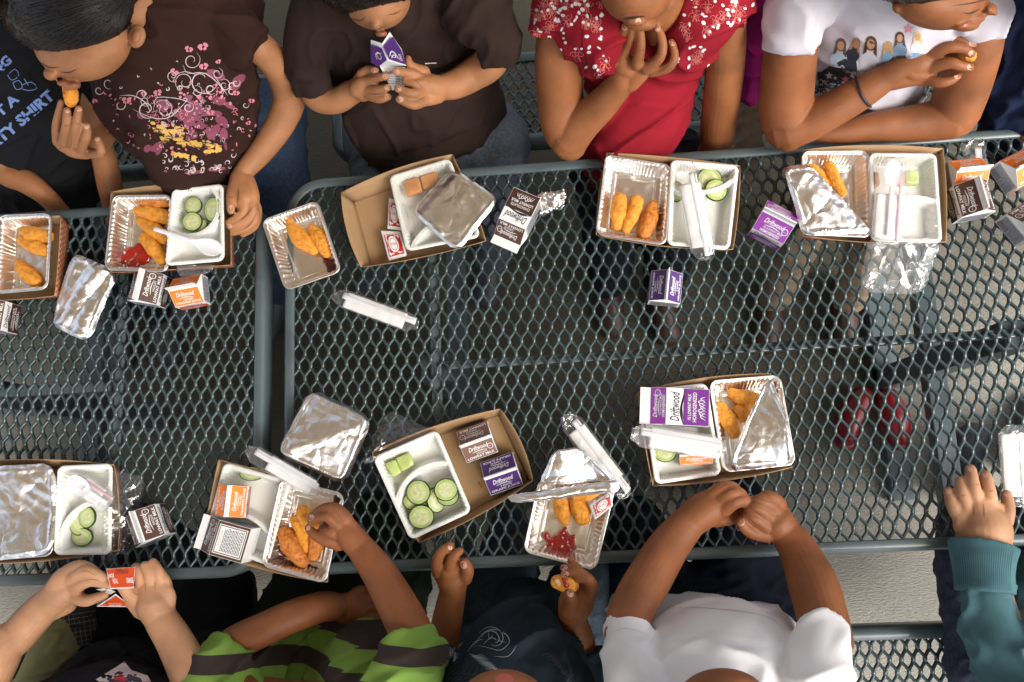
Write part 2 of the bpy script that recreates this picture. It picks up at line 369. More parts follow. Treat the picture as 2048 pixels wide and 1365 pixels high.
for k in range(8):
    V = []; F = []; x = RX0 + .3 + k * (RX1 - RX0 - .6) / 7; box_vf(x - .05, RY0 + .02, RZ - .16, x + .05, RY1 - .02, RZ - .002, V, F); mesh('rafter', V, F, roof_m, shel, smooth=False)
for x in (RX0 + .15, RX1 - .15):
    for y in (RY0 + .15, RY1 - .15):
        V = []; F = []; box_vf(x - .07, y - .07, 0, x + .07, y + .07, RZ - .003, V, F); mesh('post', V, F, MT['green'], shel, smooth=False)
# ------------------------------------------------------------------ picnic tables
def rrect(x0, y0, x1, y1, r, n=10):
    pts = []
    for cx, cy, a0 in ((x1 - r, y1 - r, 0), (x0 + r, y1 - r, 90), (x0 + r, y0 + r, 180), (x1 - r, y0 + r, 270)):
        for k in range(n + 1):
            a = math.radians(a0 + 90 * k / n); pts.append((cx + r * math.cos(a), cy + r * math.sin(a), math.cos(a), math.sin(a)))
    return pts
def rim(x0, y0, x1, y1, r, z, wd=.024, dep=.042, parent=None, name='rim'):
    """swept channel round the edge: flat top, rounded shoulder, apron"""
    prof = [(-wd, -.006), (-wd, .0), (-wd + .002, .0025), (-.012, .003), (-.006, .001), (-.002, -.004), (0, -.012), (0, -dep + .004), (-.004, -dep), (-.012, -dep), (-.014, -dep + .01), (-.014, -.01)]
    pts = rrect(x0, y0, x1, y1, r); V = []; F = []; n = len(pts); k = len(prof)
    for x, y, nx, ny in pts:
        for o, h in prof: V.append((x + nx * o, y + ny * o, z + h))
    for i in range(n):
        j = (i + 1) % n
        for a in range(k): F.append((i * k + a, j * k + a, j * k + (a + 1) % k, i * k + (a + 1) % k))
    return mesh(name, V, F, MT['green_rail'], parent)
def expanded(name, x0, y0, x1, y1, z, parent, pxm, pym, r=.07, hw=.0034, hh=.0052, bondw=1.0, clipx=None, saw=.0016):
    """expanded steel mesh: every strand a real bar, bonds standing where four strands meet"""
    V = []; F = []
    def inside(x, y):
        qx = max(x0 + r - x, 0, x - (x1 - r)); qy = max(y0 + r - y, 0, y - (y1 - r))
        return x0 < x < x1 and y0 < y < y1 and qx * qx + qy * qy < r * r and (clipx is None or clipx[0] < x < clipx[1])
    sec = [(math.cos(math.radians(a)), math.sin(math.radians(a))) for a in (0, 50, 130, 180, 230, 310)]
    def bar(p):
        p = np.array(p); b = len(V); n = len(p); T = np.gradient(p[:, :2], axis=0)
        for i in range(n):
            t = T[i] / (np.linalg.norm(T[i]) + 1e-9); k = p[i][3]
            for c, s in sec: V.append((p[i][0] - t[1] * c * hw * k, p[i][1] + t[0] * c * hw * k, p[i][2] + s * hh))
        for i in range(n - 1):
            for k in range(6): a = b + i * 6 + k; c = b + i * 6 + (k + 1) % 6; F.append((a, c, c + 6, a + 6))
    ny = int((y1 - y0) / (pym / 2)) + 2; nx = int((x1 - x0) / pxm) + 2; bl = pym * .085
    for j in range(ny):
        y = y0 + j * pym / 2
        for i in range(nx):
            x = x0 + (i + .5 * (j % 2)) * pxm
            if inside(x, y): bar([(x, y - bl * 1.25, z - saw, .9), (x, y - bl * .4, z - saw * .3, 1.28 * bondw), (x, y + bl * .4, z + saw * .3, 1.28 * bondw), (x, y + bl * 1.25, z + saw, .9)])
            for sx in (-.5, .5):
                xa, ya, xb, yb = x, y + bl, x + sx * pxm, y + pym / 2 - bl
                if inside(xa, ya) or inside(xb, yb):
                    bar([(xa, ya - bl * .35, z + saw, 1), (xa + (xb - xa) * .12, ya + (yb - ya) * .16, z + saw * .8, 1), ((xa + xb) / 2, (ya + yb) / 2, z, .86), (xa + (xb - xa) * .88, ya + (yb - ya) * .84, z - saw * .8, 1), (xb, yb + bl * .35, z - saw, 1)])
    o = mesh(name, V, F, MT['green'], parent); o['kind'] = 'stuff'; return o
def bar_box(name, x0, y0, z0, x1, y1, z1, parent, m=None):
    V = []; F = []; box_vf(x0, y0, z0, x1, y1, z1, V, F)
    me = bpy.data.meshes.new(name); me.from_pydata(V, [], F); me = bake(me, [('BEVEL', dict(width=.003, segments=2))]); return obj(name, me, m or MT['green_rail'], parent, smooth=False)
def px_x(px, py, z=0): return P(px, py, z).x
def px_y(px, py, z=0): return P(px, py, z).y
BZ = TZ - .30                                  # bench top
# right table
RTX0, RTX1, RTY0, RTY1 = -.583, 1.66, -.1535, .6796
rt = empty('picnic_table', (.5, .26, 0), 'long green coated steel mesh picnic table filling the middle and right, two benches', 'picnic table')
rim(RTX0, RTY0, RTX1, RTY1, .085, TZ, parent=rt)
PX, PY = .0252, .0535
expanded('mesh_top', RTX0 + .02, RTY0 + .02, RTX1 - .02, RTY1 - .02, TZ - .006, rt, PX, PY, clipx=(-.6, 1.3))
xs = px_x(868, 650); bar_box('support_strap', xs - .011, RTY0 + .015, TZ - .022, xs + .011, RTY1 - .015, TZ - .011, rt)
ys = px_y(1700, 683); bar_box('support_strap', xs + .02, ys - .009, TZ - .030, RTX1 - .02, ys + .009, TZ - .012, rt)
xq = px_x(1905, 800, -.35); bar_box('post', xq - .03, ys - .03, .01, xq + .03, ys + .03, TZ - .034, rt)
bar_box('cross_beam', xq - .025, ys - .75, .30, xq + .025, ys + .78, .34, rt)
bar_box('foot_bar', xq - .03, ys - .34, .002, xq + .03, ys + .45, .045, rt)
bar_box('post', -.30, ys - .03, .01, -.24, ys + .03, TZ - .034, rt); bar_box('cross_beam', -.295, ys - .75, .30, -.245, ys + .78, .34, rt)
# its benches
def bench(parent, x0, y0, x1, y1, clip, cx):
    o = rim(x0, y0, x1, y1, .055, BZ, wd=.030, dep=.045, parent=parent, name='bench_rim')
    expanded('bench_mesh', x0 + .026, y0 + .026, x1 - .026, y1 - .026, BZ - .008, parent, PX, PY, r=.03, hw=.0042, hh=.005, clipx=clip)
    for x in cx: bar_box('bench_bracket', x - .02, y0 + .04, BZ - .09, x + .02, y1 - .04, BZ - .018, parent)
by1 = px_y(1800, 1251, -.30)
bench(rt, RTX0 + .1, by1 - .26, RTX1, by1, (-.5, 1.3), (-.27, xq))
ty0 = px_y(1050, 290, -.30); tx0 = px_x(662, 290, -.30)
bench(rt, tx0, ty0, RTX1, ty0 + .26, (-.6, 1.3), (-.27, xq))
# left table
LTX1 = px_x(533, 650, -.004); LTY0 = px_y(178, 1168); LTY1 = px_y(219, 410)
lt = empty('picnic_table', (LTX1 - 1.1, .26, 0), 'green coated steel mesh picnic table cut by the left edge of the photo', 'picnic table')
rim(LTX1 - 2.2, LTY0, LTX1, LTY1, .085, TZ, parent=lt)
expanded('mesh_top', LTX1 - 2.18, LTY0 + .02, LTX1 - .02, LTY1 - .02, TZ - .006, lt, PX * .97, PY, clipx=(-1.45, -.5))
xl = px_x(236, 650); bar_box('support_strap', xl - .010, LTY0 + .015, TZ - .022, xl + .010, LTY1 - .015, TZ - .011, lt)
yl = px_y(100, 778); bar_box('support_strap', LTX1 - 2.1, yl - .010, TZ - .030, xl - .02, yl + .010, TZ - .012, lt)
bar_box('post', LTX1 - .66, yl - .03, .01, LTX1 - .60, yl + .03, TZ - .034, lt); bar_box('cross_beam', LTX1 - .655, yl - .72, .30, LTX1 - .605, yl + .78, .34, lt)
bench(lt, LTX1 - 2.2, LTY0 - .47, LTX1 - .05, LTY0 - .21, (-1.5, -.5), (LTX1 - .63,))
bench(lt, LTX1 - 2.2, LTY1 + .2, LTX1 - .05, LTY1 + .46, (-1.5, -.5), (LTX1 - .63,))
# ------------------------------------------------------------------ containers
class Quad:
    """frame over four photo-pixel corners (TL, TR, BR, BL) at height z above the table"""
    def __init__(s, c, z): 
        zz = z if isinstance(z, (tuple, list)) else (z,) * 4
        s.c = [P(x, y, k) for (x, y), k in zip(c, zz)]
        s.W = ((s.c[1] - s.c[0]).length + (s.c[2] - s.c[3]).length) / 2; s.H = ((s.c[3] - s.c[0]).length + (s.c[2] - s.c[1]).length) / 2
        s.n = (s.c[3] - s.c[0]).cross(s.c[1] - s.c[0]).normalized()
        if s.n.z < 0: s.n = -s.n
    def at(s, u, v, h=0.0):
        a, b, c, d = s.c; return a * ((1 - u) * (1 - v)) + b * (u * (1 - v)) + c * (u * v) + d * ((1 - u) * v) + s.n * h
def sstep(a, b, x):
    t = np.clip((x - a) / (b - a), 0, 1); return t * t * (3 - 2 * t)
def tray(name, q, depth, kind, parent, m, corner=.016, rimw=.006, wall=.014, div=None, nx=86, ny=86, seed=0):
    """pan or tray pressed from one sheet: rim, fluted walls, embossed floor, optional curved divider"""
    U = np.linspace(0, 1, nx); Vv = np.linspace(0, 1, ny); W, H = q.W, q.H; V = []; F = []; rnd = random.Random(seed)
    for v in Vv:
        for u in U:
            # square -> rounded square
            a = 2 * u - 1; b = 2 * v - 1; x = a * W / 2; y = b * H / 2
            ix, iy = W / 2 - corner, H / 2 - corner
            ex, ey = abs(x) - ix, abs(y) - iy
            if ex > 0 and ey > 0:
                L = math.hypot(ex, ey); mxx = max(ex, ey); s = mxx / L if L > 0 else 1
                x = math.copysign(ix + ex * s, x); y = math.copysign(iy + ey * s, y); d = corner - mxx
            else: d = -max(ex, ey) + corner if max(ex, ey) > -1e9 else 0
            d = min(W / 2 - abs(2 * u - 1) * W / 2, H / 2 - abs(2 * v - 1) * H / 2)
            per = math.atan2(y / H, x / W) * (W + H) * .62
            if kind == 'foil':
                fl = math.sin(per / .0034 + rnd.random() * .3) * .0011 + noise.noise((x * 120 + seed, y * 120, 0)) * .0012
                h = -depth * float(sstep(rimw, rimw + wall, d + fl * (1 if d < rimw + wall * 1.3 else .2)))
                h += .0016 * float(np.exp(-((d - rimw * .45) / .0016) ** 2)) - .0012 * (d < .001)
                h += .0018 * float(np.exp(-((d - rimw - wall - .007) / .0016) ** 2)) - .0012 * float(np.exp(-((d - rimw - wall - .0105) / .0015) ** 2))
                h += noise.noise((x * 60, y * 60, seed)) * .0012
            else:
                e = d - rimw - .0012 * math.sin(per / .0022) * (1 if d < rimw + wall * 1.2 else 0)
                dd = e
                if div:
                    cu, cv, r = div; rr = math.hypot((u - cu) * W, (v - cv) * H); k = abs(rr - r) - .0022; dd = min(e, k)
                h = -depth * float(sstep(0, wall, dd))
                if div and dd < 0 and e > 0.003: h = -.002
                h -= .003 * (d < .0012)
            V.append(q.at(x / W + .5, y / H + .5, h))
    for j in range(ny - 1):
        for i in range(nx - 1): a = j * nx + i; F.append((a, a + nx, a + nx + 1, a + 1))
    return mesh(name, V, F, m, parent)
def floor_z(q, depth): return (sum(c.z for c in q.c) / 4 - TZ) - depth
def cardbox(c, z, bow, label, group=None, inset=.10, check=(), open_right=False, thick=.0012):
    """cardboard food tray: folded base with leaning walls, long sides bowed outwards"""
    top = Quad(c, z); cx = sum(v.x for v in top.c) / 4; cy = sum(v.y for v in top.c) / 4
    n = 14; t = empty('cardboard_tray', (cx, cy, TZ), label, 'food tray', group)
    def side(k):
        a, b = top.c[k], top.c[(k + 1) % 4]; L = []
        out = (b - a).cross(Vector((0, 0, 1))).normalized(); mid = (a + b) / 2 - Vector((cx, cy, (a.z + b.z) / 2))
        if out.dot(mid) < 0: out = -out
        for i in range(n + 1):
            s = i / n; L.append(a.lerp(b, s) + out * (bow[k] * mpp(0) * (1 - (2 * s - 1) ** 2)))
        return L
    ctr = Vector((cx, cy, TZ + .0015)); names = ('wall', 'wall', 'wall', 'wall'); foot = []
    for k in range(4):
        L = side(k); B = []
        a, b = top.c[k], top.c[(k + 1) % 4]
        for i, p in enumerate(L):
            s = i / n; q0 = a.lerp(b, s); bb = ctr + (Vector((q0.x, q0.y, ctr.z)) - ctr) * (1 - inset); bb.z = TZ + .0015; B.append(bb)
        V = []; F = []
        for i in range(n + 1):
            for r in range(4):
                s = r / 3; p = B[i].lerp(L[i], s); V.append(p)
        for i in range(n):
            for r in range(3): a0 = i * 4 + r; F.append((a0, a0 + 1, a0 + 5, a0 + 4))
        me = bpy.data.meshes.new('wall'); me.from_pydata([tuple(v) for v in V], [], F); me = bake(me, [('SOLIDIFY', dict(thickness=thick, offset=0))])
        o = obj('wall', me, MT['card'], t, smooth=True)
        foot += B[:-1]
        if k in check:                                   # red check print on the outside of this wall
            PV = []; PF = []; mid = Vector((cx, cy, 0)); out = None
            for r in range(5):
                for i in range(n * 2):
                    if (r + i) % 2: continue
                    s0, s1 = i / (2 * n), (i + .93) / (2 * n); h0, h1 = r / 5 + .02, (r + .93) / 5
                    def pt(s, h):
                        f = s * n; ii = min(int(f), n - 1); g = f - ii
                        p = B[ii].lerp(B[ii + 1], g).lerp(L[ii].lerp(L[ii + 1], g), h)
                        o2 = (p - mid); o2.z = 0; return p + o2.normalized() * .0014
                    bq = len(PV); PV += [pt(s0, h0), pt(s1, h0), pt(s1, h1), pt(s0, h1)]; PF.append((bq, bq + 1, bq + 2, bq + 3))
            mesh('check_print', PV, PF, MT['check'], o, smooth=False)
    me = bpy.data.meshes.new('base'); me.from_pydata([tuple(v) for v in foot], [], [tuple(range(len(foot)))]); me = bake(me, [('SOLIDIFY', dict(thickness=.001, offset=0))])
    obj('base', me, MT['card'], t, smooth=False)
    return t
MT['check'] = paint((.42, .05, .04), 'red_check_print', .6)
def foil_pan(c, z, label, depth=.032, seed=0, corner=.017, m=None):
    q = Quad(c, z); t = empty('foil_pan', tuple(sum(q.c, Vector()) / 4), label, 'foil pan')
    tray('pan', q, depth, 'foil', t, m or MT['foil_pan'], corner=corner, rimw=.0055, wall=.013, seed=seed); 
    # rolled bead along the rim
    V = []; F = []; pts = rrect(-q.W / 2, -q.H / 2, q.W / 2, q.H / 2, corner, 8); n = len(pts)
    for x, y, nx, ny in pts:
        for k in range(6):
            a = math.pi * 2 * k / 6; o = -.0008 + .0015 * math.cos(a) + noise.noise((x * 300, y * 300, seed)) * .0006; h = .0006 + .0015 * math.sin(a)
            V.append(q.at((x + nx * o) / q.W + .5, (y + ny * o) / q.H + .5, h))
    for i in range(n):
        for k in range(6): F.append((i * 6 + k, ((i + 1) % n) * 6 + k, ((i + 1) % n) * 6 + (k + 1) % 6, i * 6 + (k + 1) % 6))
    mesh('rolled_rim', V, F, m or MT['foil_pan'], t); t['q'] = 0; del t['q']
    t_q[t.name] = (q, depth); return t
t_q = {}
def white_tray(c, z, label, div=None, depth=.030, seed=0, filmed=True):
    q = Quad(c, z); t = empty('white_plastic_tray', tuple(sum(q.c, Vector()) / 4), label, 'plastic tray')
    tray('tray', q, depth, 'white', t, MT['white'], corner=.014, rimw=.0065, wall=.011, div=div, seed=seed)
    t_q[t.name] = (q, depth)
    if filmed: sheet_film('film', q, t, MT['film'], .0015, seed=seed, part=True)
    return t
def sheet_film(name, q, parent, m, h=0.0, amp=.0012, n=26, seed=0, part=False, rough=1.0, ext=(0, 1, 0, 1)):
    V = []; F = []
    for j in range(n):
        for i in range(n):
            u = ext[0] + (ext[1] - ext[0]) * i / (n - 1); v = ext[2] + (ext[3] - ext[2]) * j / (n - 1); p = q.at(u, v)
            e = min(i, j, n - 1 - i, n - 1 - j) / 3
            hh = h + (abs(noise.noise((p.x * 22 * rough + seed, p.y * 22 * rough, 0))) * 2 + noise.noise((p.x * 70 * rough, p.y * 70 * rough + seed, 0)) * .6) * amp * min(1, e + .1)
            V.append(p + q.n * hh)
    for j in range(n - 1):
        for i in range(n - 1): a = j * n + i; F.append((a, a + n, a + n + 1, a + 1))
    return mesh(name, V, F, m, parent)
def crumple(pts, z, m, name, label, cat, amp=.004, n=34, seed=0, edge=.004, parent=None, hf=1.0, zc=None, thick=0, group=None, bend=None, smooth=True):
    """crumpled sheet bounded by a photo-pixel outline (4 corners, heights may differ); edges turned down and creased"""
    q = Quad(pts, z); V = []; F = []; rnd = random.Random(seed)
    for j in range(n):
        for i in range(n):
            u, v = i / (n - 1), j / (n - 1)
            # rounded corners
            a, b = 2 * u - 1, 2 * v - 1; k = max(0, abs(a) - .7) * max(0, abs(b) - .7) / .09; a *= 1 - .10 * k; b *= 1 - .10 * k
            uu, vv = a * .5 + .5, b * .5 + .5
            wob = noise.noise((u * 9 + seed, v * 9, 3)) * .012 * (1 if (i in (0, n - 1) or j in (0, n - 1)) else .3)
            p = q.at(uu + wob, vv + wob * .7); X, Y = p.x * hf, p.y * hf
            r1 = 1 - abs(noise.noise((X * 9 + seed, Y * 9, seed))) * 2.4; r2 = 1 - abs(noise.noise((X * 28 + Y * 13, Y * 28 + seed, 1))) * 2.2; r3 = noise.noise((X * 90, Y * 90, seed))
            e = min(u, v, 1 - u, 1 - v) * n / 2.2
            hh = amp * (r1 * .75 + r2 * .42 + r3 * .14) - edge * max(0, 1 - e) + (0 if e > 1.6 else .0016 * math.sin((u + v) * 150 + seed))
            dm = min(u, v, 1 - u, 1 - v)
            if name == 'foil_sheet': hh += (.0018 + .0016 * noise.noise((u * 7, v * 7, seed))) * math.exp(-((dm - .055) / .016) ** 2) - .0010 * math.exp(-((dm - .10) / .02) ** 2)
            if bend: hh += bend(u, v)
            V.append(p + q.n * hh)
    for j in range(n - 1):
        for i in range(n - 1): a = j * n + i; F.append((a, a + n, a + n + 1, a + 1))
    me = bpy.data.meshes.new(name); me.from_pydata([tuple(v) for v in V], [], F)
    if thick: me = bake(me, [('SOLIDIFY', dict(thickness=thick, offset=-1))])
    o = obj(name, me, m, parent, smooth=smooth)
    if not parent: recentre(o); tag(o, label, cat, group)
    return o
# ------------------------------------------------------------------ food
def strip(pts, z, label, dark=False, group='breaded chicken strips', m=None, flat=.75, crop=F0, seed=None, zt=None, name='chicken_strip'):
    """breaded strip along photo-pixel points (x, y, radius)"""
    seed = seed if seed is not None else len(label) + pts[0][0]
    path = path_px(crop, [(p[0], p[1], (p[3] if len(p) > 3 else z), p[2]) for p in pts], 5); path[:, 4] *= flat
    V, F = tube(path, 18); V = [Vector(v) for v in V]; c = sum(V, Vector()) / len(V); out = []
    me = bpy.data.meshes.new(name); me.from_pydata([tuple(v) for v in V], [], F); me = bake(me, [('SUBSURF', dict(levels=2)), ])
    for v in me.vertices:
        p = v.co; d = (p - c); d.normalize()
        v.co = p + d * (noise.noise(p * 60 + Vector((seed, 0, 0))) * .0028 + noise.noise(p * 190) * .0012 + abs(noise.noise(p * 520)) * .0016)
    o = obj(name, me, m or (MT['strip_dark'] if dark else MT['strip']), None); recentre(o); return tag(o, label, 'chicken strip', group)
def cucumber(x, y, r, z, label, tilt=(0, 0), ry=None, th=.006):
    c = P(x, y, z); k = mpp(z); R = r * k; Ry = (ry or r) * k
    t = empty('cucumber_slice', tuple(c), label, 'cucumber slice', 'cucumber slices')
    n = 28; nrm = Vector((math.sin(math.radians(tilt[0])), -math.sin(math.radians(tilt[1])), 1)).normalized(); ax = Vector((1, 0, 0)); ax = (ax - nrm * ax.dot(nrm)).normalized(); ay = nrm.cross(ax)
    def ring(f, h, wob=1): return [c + ax * (R * f * math.cos(a) * (1 + wob * .03 * noise.noise((math.cos(a) * 3 + x, math.sin(a) * 3, y)))) + ay * (Ry * f * math.sin(a) * (1 + wob * .03 * noise.noise((math.cos(a) * 3 + x, math.sin(a) * 3, y)))) + nrm * h for a in [2 * math.pi * i / n for i in range(n)]]
    V = []; F = []
    for f, h in ((.90, -th / 2), (1, -th * .42), (1.01, th * .30), (.925, th * .50)): V += ring(f, h)
    for r_ in range(3):
        for i in range(n): a = r_ * n + i; b = r_ * n + (i + 1) % n; F.append((a, b, b + n, a + n))
    mesh('rind', V, F, MT['rind'], t)
    V = []; F = []
    for f, h in ((.93, th * .46), (.80, th * .52), (.5, th * .44), (.3, th * .40)): V += ring(f, h)
    V.append(c + nrm * th * .42); V += ring(.9, -th * .5)
    for r_ in range(3):
        for i in range(n): a = r_ * n + i; b = r_ * n + (i + 1) % n; F.append((a, b, b + n, a + n))
    for i in range(n): F.append((3 * n + i, 3 * n + (i + 1) % n, 4 * n))
    F.append(tuple(range(4 * n + 1, 5 * n + 1))[::-1])
    mesh('flesh', V, F, MT['cuke'], t)
    V = ring(.66, th * .50); V += ring(.60, th * .56); V += ring(.28, th * .53); V.append(c + nrm * th * .52); F = []
    for r_ in range(2):
        for i in range(n): a = r_ * n + i; b = r_ * n + (i + 1) % n; F.append((a, b, b + n, a + n))
    for i in range(n): F.append((2 * n + i, 2 * n + (i + 1) % n, 3 * n))
    mesh('core', V, F, MT['core'], t)
    V = []; F = []; rnd = random.Random(int(x + y))
    for i in range(15):                                    # seeds in three lobes
        a = 2 * math.pi * (i // 5) / 3 + rnd.uniform(-.5, .5) + x; rr = rnd.uniform(.18, .46); p = c + ax * (R * rr * math.cos(a)) + ay * (Ry * rr * math.sin(a)) + nrm * (th * .55)
        d = (ax * math.cos(a) + ay * math.sin(a)); e = nrm.cross(d); b = len(V); s = R * .09
        V += [p + d * s * 1.3, p + e * s * .5, p - d * s * 1.3, p - e * s * .5, p + nrm * .0007]; F += [(b, b + 1, b + 4), (b + 1, b + 2, b + 4), (b + 2, b + 3, b + 4), (b + 3, b, b + 4)]
    mesh('seed_cluster', V, F, MT['seeds'], t)
    return t
def chunk(c, z, h, m, name, label, cat):
    """cut fruit cube, soft edged"""
    q = Quad(c, z); V = [q.at(*p) for p in ((0, 0), (1, 0), (1, 1), (0, 1))]; V += [v - Vector((0, 0, h)) for v in V]
    F = [(0, 3, 2, 1), (4, 5, 6, 7), (0, 1, 5, 4), (1, 2, 6, 5), (2, 3, 7, 6), (3, 0, 4, 7)]
    me = bpy.data.meshes.new(name); me.from_pydata([tuple(v) for v in V], [], F); me = bake(me, [('BEVEL', dict(width=.0045, segments=2)), ('SUBSURF', dict(levels=2))])
    for v in me.vertices: v.co += Vector((1, 1, 1)) * noise.noise(v.co * 90) * .0009
    o = obj(name, me, m); recentre(o); return tag(o, label, cat)
def puddle(pts, z, m, name, label, cat, h=.0035):
    """sauce: union of round blobs (x, y, r) flattened"""
    B = Blob()
    for i in range(len(pts)):
        x, y, r = pts[i]; B.ell(F0, x, y, z, r, r, h, seg=16)
        if i and len(pts) < 30: B.ch(F0, (pts[i - 1][0], pts[i - 1][1], z, pts[i - 1][2] * .7, h * .8), (x, y, z, r * .7, h * .8), n=3, seg=10)
    o = obj(name, B.mesh(.0014, 7), m); recentre(o); return tag(o, label, cat)
# ------------------------------------------------------------------ milk and juice cartons
INK = {}
def ink(c, k=''):
    if c not in INK: INK[c] = paint(c, 'printed_ink', .42)
    return INK[c]
ORANGE, RED, BROWN, PURPLE, GRAPE, WHITE, DARK, GREY = (.85, .20, .015), (.55, .05, .01), (.085, .034, .020), (.26, .045, .33), (.065, .016, .15), (.8, .8, .78), (.02, .018, .03), (.16, .16, .19)
class Face:
    """planar print area: origin, right and up vectors in the place, size"""
    def __init__(s, o, r, u, parent): s.o, s.r, s.u = o, r, u; s.n = r.cross(u).normalized(); s.parent = parent; s.q = {}; s.k = 0
    def put(s, V, F, col, lift): 
        d = s.q.setdefault(col, ([], [])); b = len(d[0]); d[0].extend(s.o + s.r * x + s.u * y + s.n * lift for x, y in V); d[1].extend(tuple(b + i for i in f) for f in F)
    def rect(s, x0, y0, x1, y1, col, lift=.0003): s.put([(x0, y0), (x1, y0), (x1, y1), (x0, y1)], [(0, 1, 2, 3)], col, lift)
    def text(s, body, x, y, w, h, col, shear=0, rot=0, bold=.0, lift=.0007):
        V, F = text2(body, shear, bold); a = math.radians(rot); ca, sa = math.cos(a), math.sin(a); W, H = s.r.length, s.u.length
        pts = []
        for vx, vy in V:
            X, Y = vx * w * W, vy * h * H; pts.append((x + (X * ca - Y * sa) / W, y + (X * sa + Y * ca) / H))
        s.put(pts, F, col, lift)
    def ring(s, x, y, rx, ry, col, t=.12, lift=.0008, n=20):
        V = []; F = []
        for k in range(n):
            a = 2 * math.pi * k / n
            for f in (1, 1 - t * 1.6): V.append((x + rx * f * math.cos(a), y + ry * f * math.sin(a)))
        for k in range(n): F.append((2 * k, (2 * k + 2) % (2 * n), (2 * k + 3) % (2 * n), 2 * k + 1))
        s.put(V, F, col, lift)
    def swoosh(s, pts, wd, col, lift=.0006):
        V, F = ribbon(pts, wd, 6, True); s.put(V, F, col, lift)
    def done(s, name='print'):
        for col, (V, F) in s.q.items(): mesh(name, V, F, ink(col), s.parent, smooth=False)
def brandmark(f, x, y, w, h, col, rot=0):
    f.text('Driftwood', x, y, w, h, col, shear=.32, bold=.012, rot=rot)
    a = math.radians(rot); W, H = f.r.length, f.u.length
    def R(px, py): X, Y = px * W, py * H; return (x + (X * math.cos(a) - Y * math.sin(a)) / W, y + (X * math.sin(a) + Y * math.cos(a)) / H)
    f.swoosh([R(-w * .42, -h * .9), R(0, -h * .72), R(w * .40, -h * .95)], h * .16, col)
PROD = {'orange': ('100% REAL', 'ORANGE JUICE'), 'grape': ('100%', 'GRAPE JUICE'), 'brown': ('CHOCOLATE', 'LOWFAT MILK'), 'purple': ('1% LOWFAT MILK', 'HOMOGENIZED')}
def label_slope(f, sch, col):
    f.rect(.01, .02, .99, .93, col); small, big = PROD[sch]
    brandmark(f, .5, .66, .62, .26, WHITE); f.text(small, .55, .33, .34 if sch != 'purple' else .6, .11, WHITE, bold=.01); f.text(big, .5, .16, .86 if sch != 'purple' else .6, .15, WHITE, bold=.02)
    if sch in ('brown', 'purple'): f.ring(.86, .52, .09, .17, WHITE); f.text('GRADE A', .86, .52, .1, .05, WHITE)
def label_front(f, sch, col, dark):
    f.rect(.01, .62, .99, .985, WHITE); brandmark(f, .5, .80, .8, .22, DARK); f.swoosh([(.02, .60), (.4, .66), (.98, .56)], .05, DARK)
    f.rect(.01, .01, .99, .60, dark); f.text(PROD[sch][0], .5, .46, .7, .08, WHITE, bold=.01); f.text(PROD[sch][1], .5, .34, .8, .09, WHITE, bold=.01)
    for k in range(7): f.swoosh([(.15 + .08 * k, .08), (.25 + .08 * k, .2 + .03 * (k % 3)), (.36 + .07 * k, .1)], .02, WHITE, .0008)
def label_heritage(f, sch, col, dark):
    f.rect(.01, .01, .99, .99, col); f.rect(.08, .06, .92, .94, WHITE, .0005); f.rect(.105, .085, .895, .915, col, .0006); f.rect(.13, .11, .87, .89, WHITE, .0007); rnd = random.Random(2)
    f.text('Our Heritage', .5, .82, .5, .07, DARK, .2)
    for k in range(13):
        x = .17
        while x < .8: wd = rnd.uniform(.03, .12); f.rect(x, .15 + .047 * k, min(x + wd, .84), .15 + .047 * k + .024, (.10, .09, .10), .0009); x += wd + .015
def label_side(f, h=1.0):
    f.rect(.05, .04, .95, .96, (.50, .50, .52)); rnd = random.Random(3)
    f.rect(.08, .08, .44, .42, (.12, .12, .16), .0005)
    for k in range(6): f.rect(.10, .11 + .05 * k, .42, .125 + .05 * k, (.6, .6, .62), .0008)
    for k in range(17):
        y = .08 + .05 * k; x = .48 if y < .42 else .08
        while x < .9:
            wd = rnd.uniform(.04, .14); f.rect(x, y, min(x + wd, .92), y + .022, (.10, .10, .14), .0006); x += wd + .02
